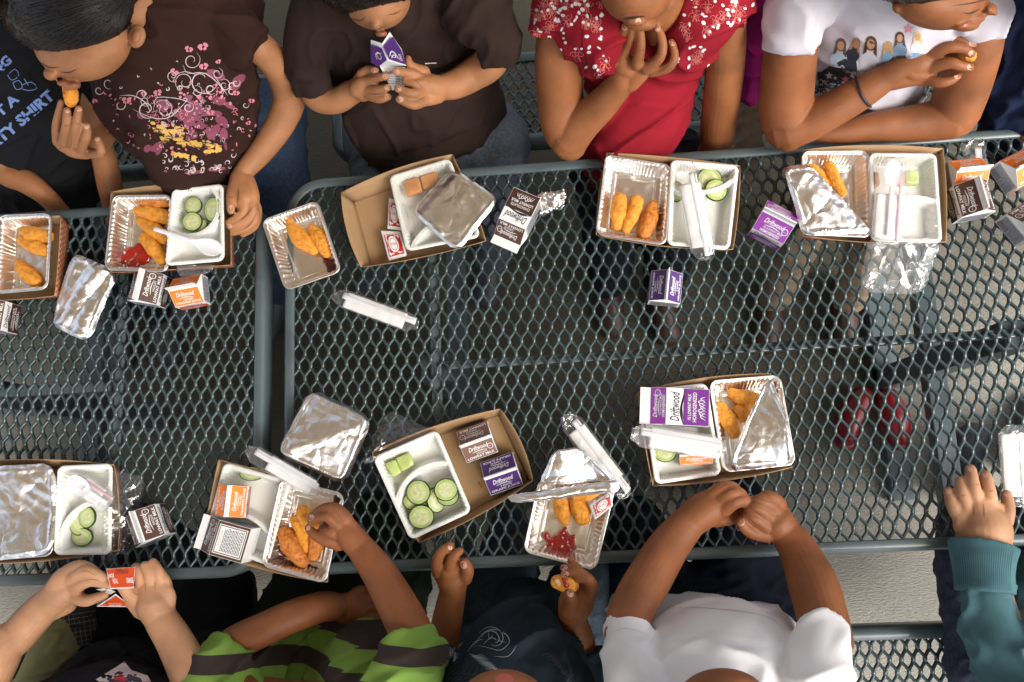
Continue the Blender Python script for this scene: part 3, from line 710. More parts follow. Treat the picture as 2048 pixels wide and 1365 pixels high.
def carton(pos, z, yaw, wd, hb, hg, sch, label, group=None, cat=None, back=None, tilt=None, fin=.014, col=None, dark=None, depth=None, skew=0.0):
    """gable-top carton; local x along the ridge, base centre at photo pixel pos at height z; tilt = Matrix for lying ones"""
    c = P(pos[0], pos[1], z); col = col or dict(orange=ORANGE, grape=GRAPE, brown=BROWN, purple=PURPLE)[sch]; dark = dark or dict(orange=RED, grape=(.04, .01, .10), brown=(.05, .02, .013), purple=(.16, .02, .22))[sch]
    R = Matrix.Rotation(math.radians(yaw), 3, 'Z')
    if tilt: R = R @ tilt
    nm = 'milk_carton' if sch in ('brown', 'purple') else 'juice_carton'
    t = empty(nm, tuple(c), label, cat or ('milk carton' if nm[0] == 'm' else 'juice carton'), group)
    a = wd / 2; b = (depth or wd) / 2
    T = lambda x, y, z_: c + R @ Vector((x, y, z_))
    V = [T(-a, -b, 0), T(a, -b, 0), T(a, b, 0), T(-a, b, 0), T(-a, -b, hb), T(a, -b, hb), T(a, b, hb), T(-a, b, hb),
         T(-a, -.0012, hb + hg), T(a, -.0012, hb + hg), T(a, .0012, hb + hg), T(-a, .0012, hb + hg), T(-a, -.0012, hb + hg + fin), T(a, -.0012, hb + hg + fin), T(a, .0012, hb + hg + fin), T(-a, .0012, hb + hg + fin),
         T(-a * .45, 0, hb + hg * .82), T(a * .45, 0, hb + hg * .82)]
    F = [(0, 3, 2, 1), (0, 1, 5, 4), (2, 3, 7, 6), (1, 2, 6, 5), (3, 0, 4, 7), (4, 5, 9, 8), (6, 7, 11, 10), (8, 9, 13, 12), (10, 11, 15, 14), (12, 13, 14, 15), (8, 12, 15, 11), (9, 10, 14, 13),
         (5, 6, 17), (7, 4, 16), (5, 17, 9), (6, 10, 17), (4, 8, 16), (7, 16, 11), (9, 17, 10), (8, 11, 16)]
    mesh('board', V, F, MT['carton'], t, smooth=False)
    f = Face(V[4], V[5] - V[4], V[8] - V[4], t); label_slope(f, sch, col); f.done()
    f = Face(V[6], V[7] - V[6], V[10] - V[6], t); label_slope(f, sch, col); f.done()
    f = Face(V[0], V[1] - V[0], V[4] - V[0], t); label_front(f, sch, col, dark); f.done()
    f = Face(V[2], V[3] - V[2], V[7] - V[3] , t); (back or label_front)(f, sch, col, dark); f.done()
    for k in ((1, 2, 5), (3, 0, 7)):
        f = Face(V[k[0]], V[k[1]] - V[k[0]], V[k[2]] - V[k[0]], t); label_side(f); f.done('side_print')
    return t
# ------------------------------------------------------------------ cutlery packets
def packet(p0, p1, z, wpx, label, group=None, spoon=False, nap=(.22, .88), seed=0, dull=False, crumple_end=1.0):
    """clear sleeve with a folded napkin and a white spoon, from photo pixel p0 to p1"""
    a, b = P(*p0, z), P(*p1, z); ax = (b - a); L = ax.length; ax.normalize(); side = Vector((-ax.y, ax.x, 0)); W = wpx * mpp(z)
    t = empty('cutlery_packet', tuple((a + b) / 2), label, 'cutlery packet', group)
    up = Vector((0, 0, 1))
    def grid(name, s0, s1, w, h, m, n=26, k=10, ends=0.0, amp=.001, off=0.0, up0=0.0):
        V = []; F = []
        for i in range(n + 1):
            s = s0 + (s1 - s0) * i / n
            for j in range(k):
                th = 2 * math.pi * j / k; x = math.cos(th); y = math.sin(th)
                x = math.copysign(abs(x) ** .6, x)
                q = a + ax * (L * s) + side * (w / 2 * x + off); e = max(0, 1 - min(s - s0, s1 - s) / .12) * ends
                nn = noise.noise((q.x * 45 + seed, q.y * 45, y)); n2 = abs(noise.noise((q.x * 130, q.y * 130 + seed, y)))
                q += side * (-w * .28 * e * x + nn * .006 * e) + up * (up0 + h / 2 * y * (1 - .5 * e) + nn * amp * (1 + 4 * e) + n2 * amp * (1 + 3 * e))
                V.append(q)
        for i in range(n):
            for j in range(k): c0 = i * k + j; c1 = i * k + (j + 1) % k; F.append((c0, c1, c1 + k, c0 + k))
        F.append(tuple(range(k))[::-1]); F.append(tuple(range(n * k, n * k + k)))
        return mesh(name, V, F, m, t)
    grid('napkin', nap[0], nap[1], W * .90, .007, MT['napkin'], amp=.0018)
    grid('straw', .06 if spoon else .10, .95, .005, .004, MT['pink_line'] if spoon else MT['spoon'], k=6, off=W * .30, up0=.005 if spoon else .001, amp=.0004)
    if spoon:
        grid('spoon_handle', .30, .9, .009, .004, MT['spoon'], k=8, up0=.008, amp=.0003)
        V = []; F = []
        for i in range(9):
            for j in range(14):
                r = i / 8; th = 2 * math.pi * j / 14; V.append(a + ax * (L * .20 + r * .028 * math.cos(th)) + side * (r * .017 * math.sin(th)) + up * (.007 + .006 * r * r))
        for i in range(8):
            for j in range(14): c0 = i * 14 + j; c1 = i * 14 + (j + 1) % 14; F.append((c0, c1, c1 + 14, c0 + 14))
        mesh('spoon_bowl', V, F, MT['spoon'], t)
    else: grid('fork_handle', .10, .96, .010, .003, MT['spoon'], k=8, off=W * .12, up0=.004, amp=.0003)
    grid('film_sleeve', 0, 1, W * 1.08, .010, MT['film_dull' if dull else 'film'], n=44, k=16, ends=crumple_end, amp=.0026, up0=.003)
    return t
def sauce_packet(c, z, label):
    q = Quad(c, z); t = empty('ketchup_packet', tuple(sum(q.c, Vector()) / 4), label, 'ketchup packet', 'ketchup packets'); V = []; F = []; n = 12
    for s in (1, -1):
        for j in range(n):
            for i in range(n):
                u, v = i / (n - 1), j / (n - 1); e = min(u, 1 - u, v, 1 - v); V.append(q.at(u, v, s * .004 * min(1, e / .2) + noise.noise((u * 5, v * 5, s)) * .0006))
    for s in range(2):
        for j in range(n - 1):
            for i in range(n - 1): a = s * n * n + j * n + i; F.append((a, a + n, a + n + 1, a + 1) if s == 0 else (a, a + 1, a + n + 1, a + n))
    mesh('pouch', V, F, MT['carton'], t)
    def pr(u0, v0, u1, v1, m, lift, k=6, nm='print'):
        V = []; F = []
        for j in range(k):
            for i in range(k):
                u = u0 + (u1 - u0) * i / (k - 1); v = v0 + (v1 - v0) * j / (k - 1); e = min(u, 1 - u, v, 1 - v); V.append(q.at(u, v, .004 * min(1, e / .2) + noise.noise((u * 5, v * 5, 1)) * .0006 + lift))
        for j in range(k - 1):
            for i in range(k - 1): a = j * k + i; F.append((a, a + k, a + k + 1, a + 1))
        return mesh(nm, V, F, m, t)
    pr(.10, .14, .92, .90, ink((.50, .02, .02)), .0005)
    for (rx, ry, m_, l) in ((.26, .30, WHITE, .0009), (.20, .235, (.5, .03, .03), .0012), (.175, .21, WHITE, .0015)):
        V = [q.at(.5, .5, .004 + l)]; F = []
        for k in range(20): a = 2 * math.pi * k / 20; V.append(q.at(.5 + rx * math.cos(a), .5 + ry * math.sin(a), .004 + l))
        for k in range(20): F.append((0, 1 + k, 1 + (k + 1) % 20))
        mesh('print', V, F, ink(m_), t, smooth=False)
    TV, TF = text2('KETCHUP', 0, .01); mesh('print', [q.at(.5 + x * .3, .5 - y * .10, .0058) for x, y in TV], TF, ink((.45, .03, .03)), t, smooth=False)
    return t
# ================================================================== things on the tables
# ---- set at the far left edge, top
cardbox([(-60, 432), (121, 432), (109, 592), (-60, 602)], (.045,) * 4, (0, 2, 3, 0), 'cardboard tray with red check sides, cut by the left edge of the photo', check=(1, 2), inset=.09)
foil_pan([(-2, 431), (104, 427), (96, 579), (-10, 589)], .050, 'foil pan with three strips at the left edge, above the grey printed carton', seed=1)
strip([(45, 462, 11), (68, 470, 17), (98, 474, 14)], .030, 'upper strip in the foil pan at the left edge, beside the pan wall', seed=3)
strip([(42, 480, 10), (66, 492, 15), (92, 502, 13)], .030, 'middle strip of three in the foil pan at the left edge', seed=4)
strip([(36, 522, 7), (52, 545, 16), (72, 564, 14)], .029, 'pointed lowest strip in the foil pan at the left edge', seed=5)
# ---- brown shirt girl's set
cardbox([(222, 384), (458, 372), (462, 530), (222, 545)], (.048, .048, .048, .048), (10, 1, 2, 4), 'cardboard tray with red check print, under the printed brown shirt girl\'s hand', check=(1, 2), inset=.10)
foil_pan([(226, 391), (345, 390), (336, 545), (209, 540)], .052, 'foil pan half under a white tray, holding strips and a ketchup pool', seed=2, depth=.036)
strip([(284, 405, 9), (310, 406, 11), (335, 406, 9)], .034, 'topmost small strip half under the white tray with the spoon', seed=6, dark=True)
strip([(272, 421, 9), (300, 428, 17), (340, 436, 15)], .030, 'upper long strip in the pan beside the girl\'s white tray', seed=7)
strip([(277, 440, 9), (300, 455, 15), (332, 476, 16)], .030, 'middle long strip under the end of the white spoon', seed=8)
strip([(288, 474, 13), (308, 498, 17), (326, 522, 12)], .030, 'lowest strip lying in the ketchup beside the spoon tray', seed=9)
puddle([(225, 524, 5), (245, 522, 9), (262, 510, 18), (278, 498, 14), (285, 515, 18), (265, 530, 13)], .019, MT['ketchup'], 'ketchup_pool', 'dark red ketchup pool in the pan left of the white spoon', 'ketchup', .0065)
white_tray([(343, 378), (446, 367), (448, 522), (329, 532)], (.072, .074, .066, .066), 'white tray with cucumbers and a spoon beside the girl\'s hand', div=(.42, .28, .058), seed=3, filmed=False)
cucumber(387, 412, 19, .060, 'small round cucumber slice, upper left of three in the white tray by the girl\'s hand')
cucumber(385, 444, 21, .062, 'round cucumber slice below the smaller one in the tray with the spoon', tilt=(4, 3))
cucumber(427, 420, 22, .064, 'tall oval cucumber slice nearest the girl\'s fingers', tilt=(-12, 4), ry=27)
cucumber(402, 452, 15, .054, 'half hidden cucumber slice under the two round ones by the spoon')
def spoon(p0, p1, z, rb, label):
    a, b = P(*p0, z), P(*p1, z * .98); ax = b - a; L = ax.length; ax.normalize(); sd = Vector((-ax.y, ax.x, 0)); V = []; F = []; n = 30; k = 9; t = empty('plastic_spoon', tuple((a + b) / 2), label, 'spoon')
    for i in range(n + 1):
        s = i / n; w = .0038 + .0022 * s if s < .62 else .0052 + (rb * mpp(z) - .0052) * math.sin(min(1, (s - .62) / .24) * math.pi / 2) * (math.sqrt(max(0, 1 - max(0, (s - .82) / .185) ** 2)))
        for j in range(k):
            x = 2 * j / (k - 1) - 1; V.append(a + ax * (L * s) + sd * (w * x) + Vector((0, 0, (.0016 * (1 - x * x) if s < .62 else -.0045 * (1 - x * x) * min(1, (s - .62) / .12)) + .004 * math.sin(s * 3))))
    for i in range(n):
        for j in range(k - 1): c = i * k + j; F.append((c, c + 1, c + k + 1, c + k))
    me = bpy.data.meshes.new('spoon'); me.from_pydata([tuple(v) for v in V], [], F); me = bake(me, [('SOLIDIFY', dict(thickness=.0013))]); obj('moulded_spoon', me, MT['spoon'], t)
spoon((308, 458), (441, 502), .078, 19, 'white plastic spoon lying across the white tray and the strips')
crumple([(352, 532), (432, 528), (420, 548), (362, 556)], .045, MT['film_dull'], 'crumpled_film', 'crumpled clear film hanging from the lower edge of the spoon tray', 'plastic film', amp=.008, hf=2.2, seed=5)
def lid_bend(a=0.0, b=0.0, c=0.0): return lambda u, v: a * (u - .5) + b * (v - .5) + c * (1 - (2 * u - 1) ** 2)
crumple([(148, 505), (240, 545), (180, 686), (104, 650)], (.028, .016, .018, .016), MT['foil'], 'foil_sheet', 'torn silver foil lid on the bare mesh left of the brown carton', 'foil sheet', amp=.006, seed=11, n=44, bend=lambda u, v: .012 * math.sin(u * 3.1) + .006 * abs(math.sin(u * 7 + v * 3)))
carton((308, 583), .0, 78, .066, .034, .024, 'brown', 'brown milk carton on the mesh between the foil lid and the orange carton')
carton((390, 588), .0, 7, .062, .030, .026, 'orange', 'orange juice carton on the mesh below the girl\'s spoon tray')
carton((12, 640), .0, 84, .062, .050, .020, 'brown', 'carton with grey printed side, cut by the left edge of the photo')
# ---- the lone pan and packet
foil_pan([(523, 441), (636, 401), (684, 543), (571, 583)], .036, 'foil pan with two strips standing alone by the gap between the tables', seed=4, depth=.034)
strip([(579, 448, 10), (600, 475, 19), (628, 501, 11)], .018, 'left strip of two in the lone foil pan', seed=10)
strip([(624, 457, 11), (642, 482, 18), (656, 510, 10)], .018, 'right strip of two in the lone foil pan, its tip in sauce', seed=11)
puddle([(652, 523, 7), (666, 530, 12), (672, 520, 8), (660, 540, 8), (645, 512, 4)], .006, MT['sauce'], 'sauce_smear', 'dark red sauce in the lower right corner of the lone pan', 'sauce', .0045)
packet((668, 591), (837, 653), .004, 37, 'napkin packet in clear wrap lying alone on the mesh under the lone foil pan', nap=(.14, .84), seed=2)
# ---- boy's set
cardbox([(682, 386), (905, 309), (972, 482), (722, 535)], (.044,) * 4, (11, 3, 6, 9), 'large plain cardboard tray in front of the boy drinking milk', inset=.12)
white_tray([(777, 352), (899, 315), (962, 474), (812, 503)], .052, 'white tray with orange melon under a silver lid in the boy\'s cardboard tray', div=(.6, 1.2, .085), seed=4)
chunk([(806, 362), (836, 352), (846, 382), (812, 392)], .044, .018, MT['peach'], 'melon_chunk', 'bright orange melon chunk at the left in the boy\'s white tray', 'melon')
chunk([(838, 352), (872, 342), (882, 368), (846, 378)], .042, .016, MT['peach'], 'melon_chunk', 'paler orange melon chunk beside the silver lid in the boy\'s tray', 'melon')
crumple([(902, 333), (1001, 398), (914, 507), (820, 420)], (.064, .058, .058, .060), MT['foil'], 'foil_sheet', 'square silver foil lid set cornerwise over the boy\'s white tray', 'foil sheet', amp=.0035, seed=23, n=46, bend=lambda u, v: .010 * (1 - min(1, u / .2)) * -1 + .005 * math.sin(3 * v))
sauce_packet([(778, 396), (800, 404), (806, 462), (775, 458)], .022, 'upper ketchup packet tucked under the left wall of the boy\'s white tray')
sauce_packet([(762, 462), (800, 464), (814, 512), (778, 522)], .028, 'lower ketchup packet showing its whole round emblem in the boy\'s tray')
t_l = Matrix.Rotation(math.radians(-90), 3, 'X')
carton((1056, 396), .032, -28, .060, .072, .030, 'brown', 'brown and white milk carton lying flat beside the boy\'s silver lid', tilt=Matrix.Rotation(math.radians(90), 3, 'X') , fin=.016)
crumple([(1075, 388), (1135, 380), (1128, 415), (1078, 438)], .012, MT['foil'], 'crumpled_foil', 'small crumpled ball of foil right of the lying milk carton', 'foil scrap', amp=.013, hf=3.0, seed=31, n=30, thick=.004)
# ---- red shirt girl's set
cardbox([(1214, 306), (1480, 332), (1466, 499), (1192, 470)], (.046,) * 4, (4, 4, 9, 5), 'cardboard tray in front of the girl in the red shirt', inset=.10)
foil_pan([(1211, 309), (1344, 331), (1332, 492), (1191, 470)], .050, 'foil pan with three strips in a row before the red shirt girl', seed=5)
strip([(1240, 396, 15), (1237, 425, 16), (1234, 455, 10)], .031, 'left strip of the row of three before the red shirt girl', seed=12)
strip([(1274, 400, 14), (1266, 428, 15), (1251, 460, 10)], .031, 'middle strip of the row of three before the red shirt girl', seed=13)
strip([(1306, 410, 11), (1298, 440, 18), (1288, 468, 15)], .031, 'dark fried right strip of the row of three before the red shirt girl', dark=True, seed=14)
white_tray([(1341, 318), (1479, 330), (1460, 500), (1334, 490)], .052, 'white tray with a cutlery packet across it before the red shirt girl', div=(.35, -.22, .105), seed=5, filmed=False)
cucumber(1419, 360, 25, .038, 'upper cucumber slice beside the cutlery packet before the red shirt girl', ry=25)
cucumber(1432, 381, 23, .044, 'lower cucumber slice with a split centre beside the cutlery packet', tilt=(3, 5))
cucumber(1352, 384, 16, .032, 'cucumber slice peeking out left of the cutlery packet before the red shirt girl', ry=22)
packet((1372, 330), (1410, 522), .060, 48, 'napkin packet standing down across the red shirt girl\'s white tray', nap=(.20, .86), seed=3)
carton((1540, 459), .0, -33, .068, .046, .028, 'purple', 'purple milk carton on the mesh right of the red shirt girl\'s trays')
carton((1328, 583), .0, 80, .062, .034, .022, 'grape', 'dark and pale purple juice carton alone in the middle of the table')
# ---- white shirt girl's set
cardbox([(1606, 300), (1886, 298), (1892, 484), (1606, 472)], (.048,) * 4, (9, 4, 8, 2), 'cardboard tray in front of the girl in the white shirt', check=(2,), inset=.10)
foil_pan([(1603, 303), (1738, 302), (1744, 476), (1600, 470)], .052, 'foil pan with its lid folded back before the white shirt girl', seed=6)
strip([(1622, 338, 11), (1638, 352, 12), (1650, 372, 9)], .036, 'left strip under the folded lid before the white shirt girl', seed=15)
strip([(1657, 328, 10), (1668, 358, 14), (1685, 388, 9)], .036, 'right strip under the folded lid before the white shirt girl', seed=16)
crumple([(1566, 336), (1618, 330), (1750, 468), (1606, 474)], (.074, .070, .056, .056), MT['foil'], 'foil_sheet', 'silver lid folded back over the pan before the white shirt girl', 'foil sheet', amp=.006, seed=41, n=46, bend=lambda u, v: .012 * math.sin(u * 3.0) * (1 - v * .5))
white_tray([(1738, 305), (1874, 306), (1886, 486), (1742, 482)], .054, 'white tray with green melon and a spoon packet before the white shirt girl', div=(.62, 1.12, .115), seed=6)
chunk([(1812, 338), (1838, 340), (1840, 368), (1812, 368)], .042, .018, MT['melon'], 'melon_chunk', 'green melon cube in the tray before the white shirt girl', 'melon')
chunk([(1746, 342), (1760, 344), (1762, 372), (1746, 372)], .042, .018, MT['peach'], 'melon_chunk', 'orange melon cube left of the packeted spoon', 'melon')
chunk([(1801, 345), (1811, 345), (1812, 368), (1802, 370)], .041, .018, MT['peach'], 'melon_chunk', 'orange melon sliver touching the green melon cube', 'melon')
packet((1785, 318), (1772, 492), .062, 58, 'spoon packet with the bowl showing across the white shirt girl\'s tray', spoon=True, nap=(.42, .93), seed=5, dull=True)
crumple([(1738, 470), (1884, 480), (1842, 590), (1716, 584)], (.050, .052, .01, .01), MT['film_dull'], 'clear_film_cover', 'peeled clear film hanging below the white shirt girl\'s tray', 'plastic film', amp=.007, hf=.8, seed=7, n=34)
carton((1918, 362), .0, 2, .064, .034, .026, 'orange', 'orange juice carton leaning behind a brown carton at the right')
carton((1928, 412), .006, 97, .066, .042, .026, 'brown', 'brown milk carton in front of the orange carton at the right')
packet((1945, 282), (1960, 440), .004, 42, 'clear wrapped packet under the cartons at the upper right', nap=(.25, .95), seed=8)
carton((2022, 352), .0, 24, .064, .044, .026, 'orange', 'orange juice carton with a grey printed side at the right edge of the photo')
carton((2036, 452), .0, 30, .064, .044, .024, 'brown', 'carton showing only its grey printed side at the right edge')
# ---- bottom left set
cardbox([(-60, 925), (228, 930), (236, 1102), (-60, 1128)], (.046,) * 4, (8, 6, 7, 0), 'cardboard tray under a wide foil lid at the lower left', inset=.10, check=(1,))
foil_pan([(-30, 938), (110, 940), (106, 1112), (-30, 1122)], .048, 'foil pan hidden under the wide silver lid at the lower left', seed=7)
crumple([(-40, 936), (110, 926), (107, 1108), (-40, 1126)], (.058,) * 4, MT['foil'], 'foil_sheet', 'wide silver foil lid cut by the left edge of the photo, lower row', 'foil sheet', amp=.0035, seed=53, n=46, bend=lambda u, v: .006 * math.cos(v * 6) + .004 * math.sin(u * 5))
white_tray([(114, 932), (224, 927), (221, 1110), (106, 1111)], .056, 'white tray with three cucumber slices at the lower left', div=(.75, .85, .075), seed=7, filmed=False)
cucumber(160, 1045, 20, .040, 'left large cucumber slice of three in the lower left tray', ry=26, tilt=(8, 0))
cucumber(175, 1035, 19, .047, 'top cucumber slice overlapping the left one in the lower left tray', ry=21, tilt=(-8, 2))
cucumber(165, 1074, 22, .038, 'lowest cucumber slice in the lower left tray', ry=18, tilt=(0, 8))
packet((150, 962), (225, 1012), .060, 42, 'pink striped spoon packet across the lower left white tray', spoon=True, nap=(.2, .7), seed=9, dull=True)
crumple([(212, 938), (292, 955), (262, 1108), (200, 1112)], (.060, .03, .01, .058), MT['film'], 'clear_film_cover', 'loose clear film between the lower left tray and the brown carton', 'plastic film', amp=.009, hf=.9, seed=10)
carton((313, 1050), .0, 112, .064, .044, .026, 'brown', 'brown milk carton standing right of the clear film at the lower left')
# ---- green striped boy's set
cardbox([(437, 920), (668, 985), (655, 1165), (404, 1098)], (.046,) * 4, (2, 0, 8, 2), 'cardboard tray reached into by the green striped shirt child', inset=.10)
white_tray([(447, 924), (582, 962), (535, 1132), (405, 1085)], .050, 'white tray under two cartons before the green striped shirt child', div=(.5, 1.1, .09), seed=8)
cucumber(505, 948, 26, .034, 'cucumber slice behind the orange carton in the tray with two cartons', ry=14, tilt=(0, -8))
carton((470, 1002), .044, 84, .060, .018, .012, 'orange', 'orange juice carton lying in the tray before the green striped shirt child', fin=.012)
carton((503, 1091), .058, -107, .066, .066, .030, 'brown', 'opened brown milk carton on its side with a boxed white text panel', tilt=Matrix.Rotation(math.radians(90), 3, 'X'), back=label_heritage, depth=.050)
foil_pan([(562, 957), (690, 988), (652, 1168), (522, 1132)], .056, 'foil pan the green striped shirt child is taking a strip from', seed=8, depth=.036)
strip([(568, 1062, 12), (582, 1090, 21), (606, 1125, 13)], .034, 'large strip at the left in the pan being picked from', seed=17, dark=True)
strip([(590, 1040, 11), (605, 1062, 14), (612, 1100, 9)], .030, 'middle strip under the reaching hand, greasy and pale', seed=18)
strip([(630, 1052, 12), (634, 1085, 15), (626, 1115, 10)], .032, 'right strip below the reaching fingers in the same pan', seed=19, dark=True)
strip([(604, 1020, 12), (613, 1035, 14), (628, 1047, 10)], .060, 'strip being lifted between finger and thumb over the pan', seed=20)
puddle([(560, 1122, 10), (580, 1130, 9), (604, 1136, 11), (630, 1142, 9), (555, 1098, 9)], .021, MT['sauce'], 'grease_pool', 'dark greasy sauce along the bottom of the pan being picked from', 'sauce', .0045)
crumple([(618, 775), (750, 838), (688, 972), (556, 908)], (.034, .030, .030, .040), MT['foil'], 'foil_sheet', 'bright silver foil lid across the gap between the tables', 'foil sheet', amp=.0022, seed=61, n=50, edge=.010, bend=lambda u, v: .024 * (1 - abs(u + v - 1.05)))
packet((495, 900), (640, 985), .056, 34, 'narrow wrapped packet poking out from under the bright foil lid', nap=(.3, .9), seed=11)
# ---- middle set
cardbox([(744, 905), (1000, 818), (1066, 962), (838, 1086)], (.044,) * 4, (9, 10, 8, 7), 'large open cardboard tray with two small cartons, lower middle', inset=.08)
white_tray([(744, 915), (874, 859), (944, 1024), (820, 1082)], .052, 'white tray with melon cubes and cucumber slices, lower middle', div=(.62, .86, .092), seed=9, filmed=False)
chunk([(768, 928), (790, 919), (803, 945), (784, 956)], .046, .018, MT['melon'], 'melon_chunk', 'left pale green melon cube in the lower middle tray', 'melon')
chunk([(790, 916), (818, 905), (828, 930), (802, 945)], .044, .018, MT['melon'], 'melon_chunk', 'right pale green melon cube in the lower middle tray', 'melon')
cucumber(837, 985, 24, .048, 'topmost cucumber slice at the left in the lower middle tray', tilt=(-3, 2))
cucumber(832, 1002, 26, .038, 'cucumber slice half under the top left one, lower middle tray', ry=19)
cucumber(843, 1034, 25, .044, 'lowest cucumber slice with a wavy edge, lower middle tray', tilt=(2, 5), ry=23)
cucumber(892, 980, 23, .050, 'cucumber slice with a cracked centre at the right, lower middle tray', tilt=(6, 3), ry=22)
cucumber(896, 992, 22, .040, 'cucumber slice under the cracked one, lower middle tray', ry=20)
cucumber(872, 1000, 20, .036, 'dark edged cucumber slice standing between the two piles, lower middle tray', ry=25, tilt=(40, 0))
carton((958, 886), .002, 17, .064, .034, .024, 'brown', 'small brown milk carton standing in the large open cardboard tray', col=(.20, .10, .07))
carton((1006, 948), .002, 16, .066, .034, .024, 'grape', 'deep purple grape juice carton standing in the large open cardboard tray')
puddle([(959, 968, 3), (962, 974, 3)], .004, MT['grease'], 'sauce_drop', 'small red drop on the cardboard left of the grape carton', 'sauce', .002)
crumple([(775, 818), (868, 862), (748, 924), (722, 930)], (.01, .05, .054, .02), MT['film'], 'clear_film_cover', 'clear film peeled up at the top of the lower middle tray', 'plastic film', amp=.009, hf=.9, seed=13)
# ---- pan of the blue shirt child
foil_pan([(1078, 958), (1232, 972), (1192, 1142), (1046, 1104)], .044, 'foil pan with a ketchup splash and its lid pulled up', seed=9, depth=.034)
strip([(1120, 1000, 14), (1124, 1022, 16), (1132, 1044, 10)], .026, 'left strip of two above the ketchup splash', seed=21)
strip([(1152, 1002, 14), (1162, 1026, 19), (1166, 1040, 15)], .028, 'right strip of two above the ketchup splash', seed=22)
strip([(1148, 992, 7), (1172, 990, 11), (1192, 984, 9)], .040, 'strip lying crosswise under the pulled up lid', seed=23)
puddle([(1092, 1072, 8), (1100, 1090, 9), (1112, 1080, 10), (1124, 1068, 9), (1118, 1096, 12), (1138, 1102, 9), (1132, 1086, 8), (1147, 1074, 5), (1148, 1095, 6), (1130, 1060, 6)], .013, MT['ketchup'], 'ketchup_splash', 'bright red ketchup splash in the pan with the pulled up lid', 'ketchup', .0065)
sauce_packet([(1180, 1010), (1222, 982), (1226, 1012), (1190, 1040)], .046, 'opened ketchup packet on the right rim of the ketchup splash pan')
crumple([(1108, 900), (1160, 896), (1236, 962), (1076, 972)], (.085, .080, .060, .075), MT['foil'], 'foil_sheet', 'foil lid standing up at the back of the ketchup splash pan', 'foil sheet', amp=.005, seed=71, n=44, bend=lambda u, v: .006 * math.sin(u * 6))
crumple([(1012, 990), (1240, 958), (1232, 984), (1030, 1004)], (.080, .075, .066, .072), MT['foil'], 'folded_foil_edge', 'rolled lower fold of foil crossing the ketchup splash pan', 'foil sheet', amp=.006, seed=73, n=40, bend=lambda u, v: .010 * math.sin(v * 3.1))
packet((1130, 830), (1256, 995), .012, 42, 'wrapped napkin packet lying slantwise behind the pulled up lid', nap=(.18, .80), seed=14)
# ---- white tee child's set
cardbox([(1276, 785), (1542, 748), (1584, 935), (1306, 972)], (.046,) * 4, (10, 3, 8, 3), 'cardboard tray in front of the child in the plain white shirt', inset=.09)
white_tray([(1282, 780), (1415, 766), (1444, 950), (1310, 970)], .050, 'white tray loaded with cartons before the plain white shirt child', div=(.5, .5, .3), seed=10, filmed=False)
foil_pan([(1418, 762), (1560, 750), (1592, 930), (1446, 946)], .052, 'foil pan with three strips half covered by a folded lid, lower right', seed=10)
strip([(1462, 785, 9), (1488, 798, 16), (1522, 802, 14)], .034, 'top strip of three beside the folded lid, lower right', seed=24)
strip([(1440, 812, 11), (1456, 840, 16), (1470, 866, 12)], .034, 'left strip of three beside the folded lid, lower right', seed=25)
strip([(1474, 818, 9), (1490, 830, 13), (1502, 840, 10)], .038, 'short middle strip of three beside the folded lid, lower right', seed=26)
crumple([(1540, 748), (1576, 845), (1592, 930), (1450, 945)], (.060, .090, .062, .060), MT['foil'], 'foil_sheet', 'silver lid folded diagonally over the pan at the lower right', 'foil sheet', amp=.006, seed=81, n=50, bend=lambda u, v: .010 * math.sin(v * 3.1))
carton((1416, 818), .066, -96, .070, .080, .030, 'purple', 'purple and white milk carton lying flat on the white tray, lower right', tilt=Matrix.Rotation(math.radians(90), 3, 'X'), fin=.018, depth=.030)
cucumber(1330, 905, 22, .040, 'single cucumber slice beside the orange carton, lower right tray', ry=19)
carton((1388, 910), .030, 2, .062, .014, .010, 'orange', 'small orange juice carton under the spoon packet, lower right tray', fin=.004, depth=.040)
packet((1262, 868), (1450, 900), .070, 44, 'wrapped spoon packet between the purple and the orange cartons', nap=(.2, .95), seed=15, dull=True, spoon=False)
# ---- crumbs fallen from the strips
rc = random.Random(12); V = []; F = []
for nm_, (q, dp) in t_q.items():
    if not nm_.startswith('foil_pan'): continue
    for k in range(46):
        u, v = min(.86, max(.14, rc.gauss(.5, .2))), min(.86, max(.14, rc.gauss(.55, .2))); s_ = rc.uniform(.0005, .0014); p_ = q.at(u, v, -dp + .0016); b_ = len(V)
        V += [p_ + Vector((rc.uniform(-1, 1), rc.uniform(-1, 1), rc.uniform(-.3, 1))) * s_ for _ in range(4)]; F += [(b_, b_ + 1, b_ + 2), (b_, b_ + 2, b_ + 3), (b_, b_ + 3, b_ + 1), (b_ + 1, b_ + 3, b_ + 2)]
o = mesh('breading_crumbs', V, F, MT['strip'], smooth=False); tag(o, 'tiny golden breading crumbs scattered over the floors of the foil pans', 'crumbs', kind='stuff')
# ---- right edge
packet((2030, 850), (2040, 1015), .004, 62, 'wrapped napkin packet under the right edge beside the spread hand', nap=(.12, .88), seed=16)
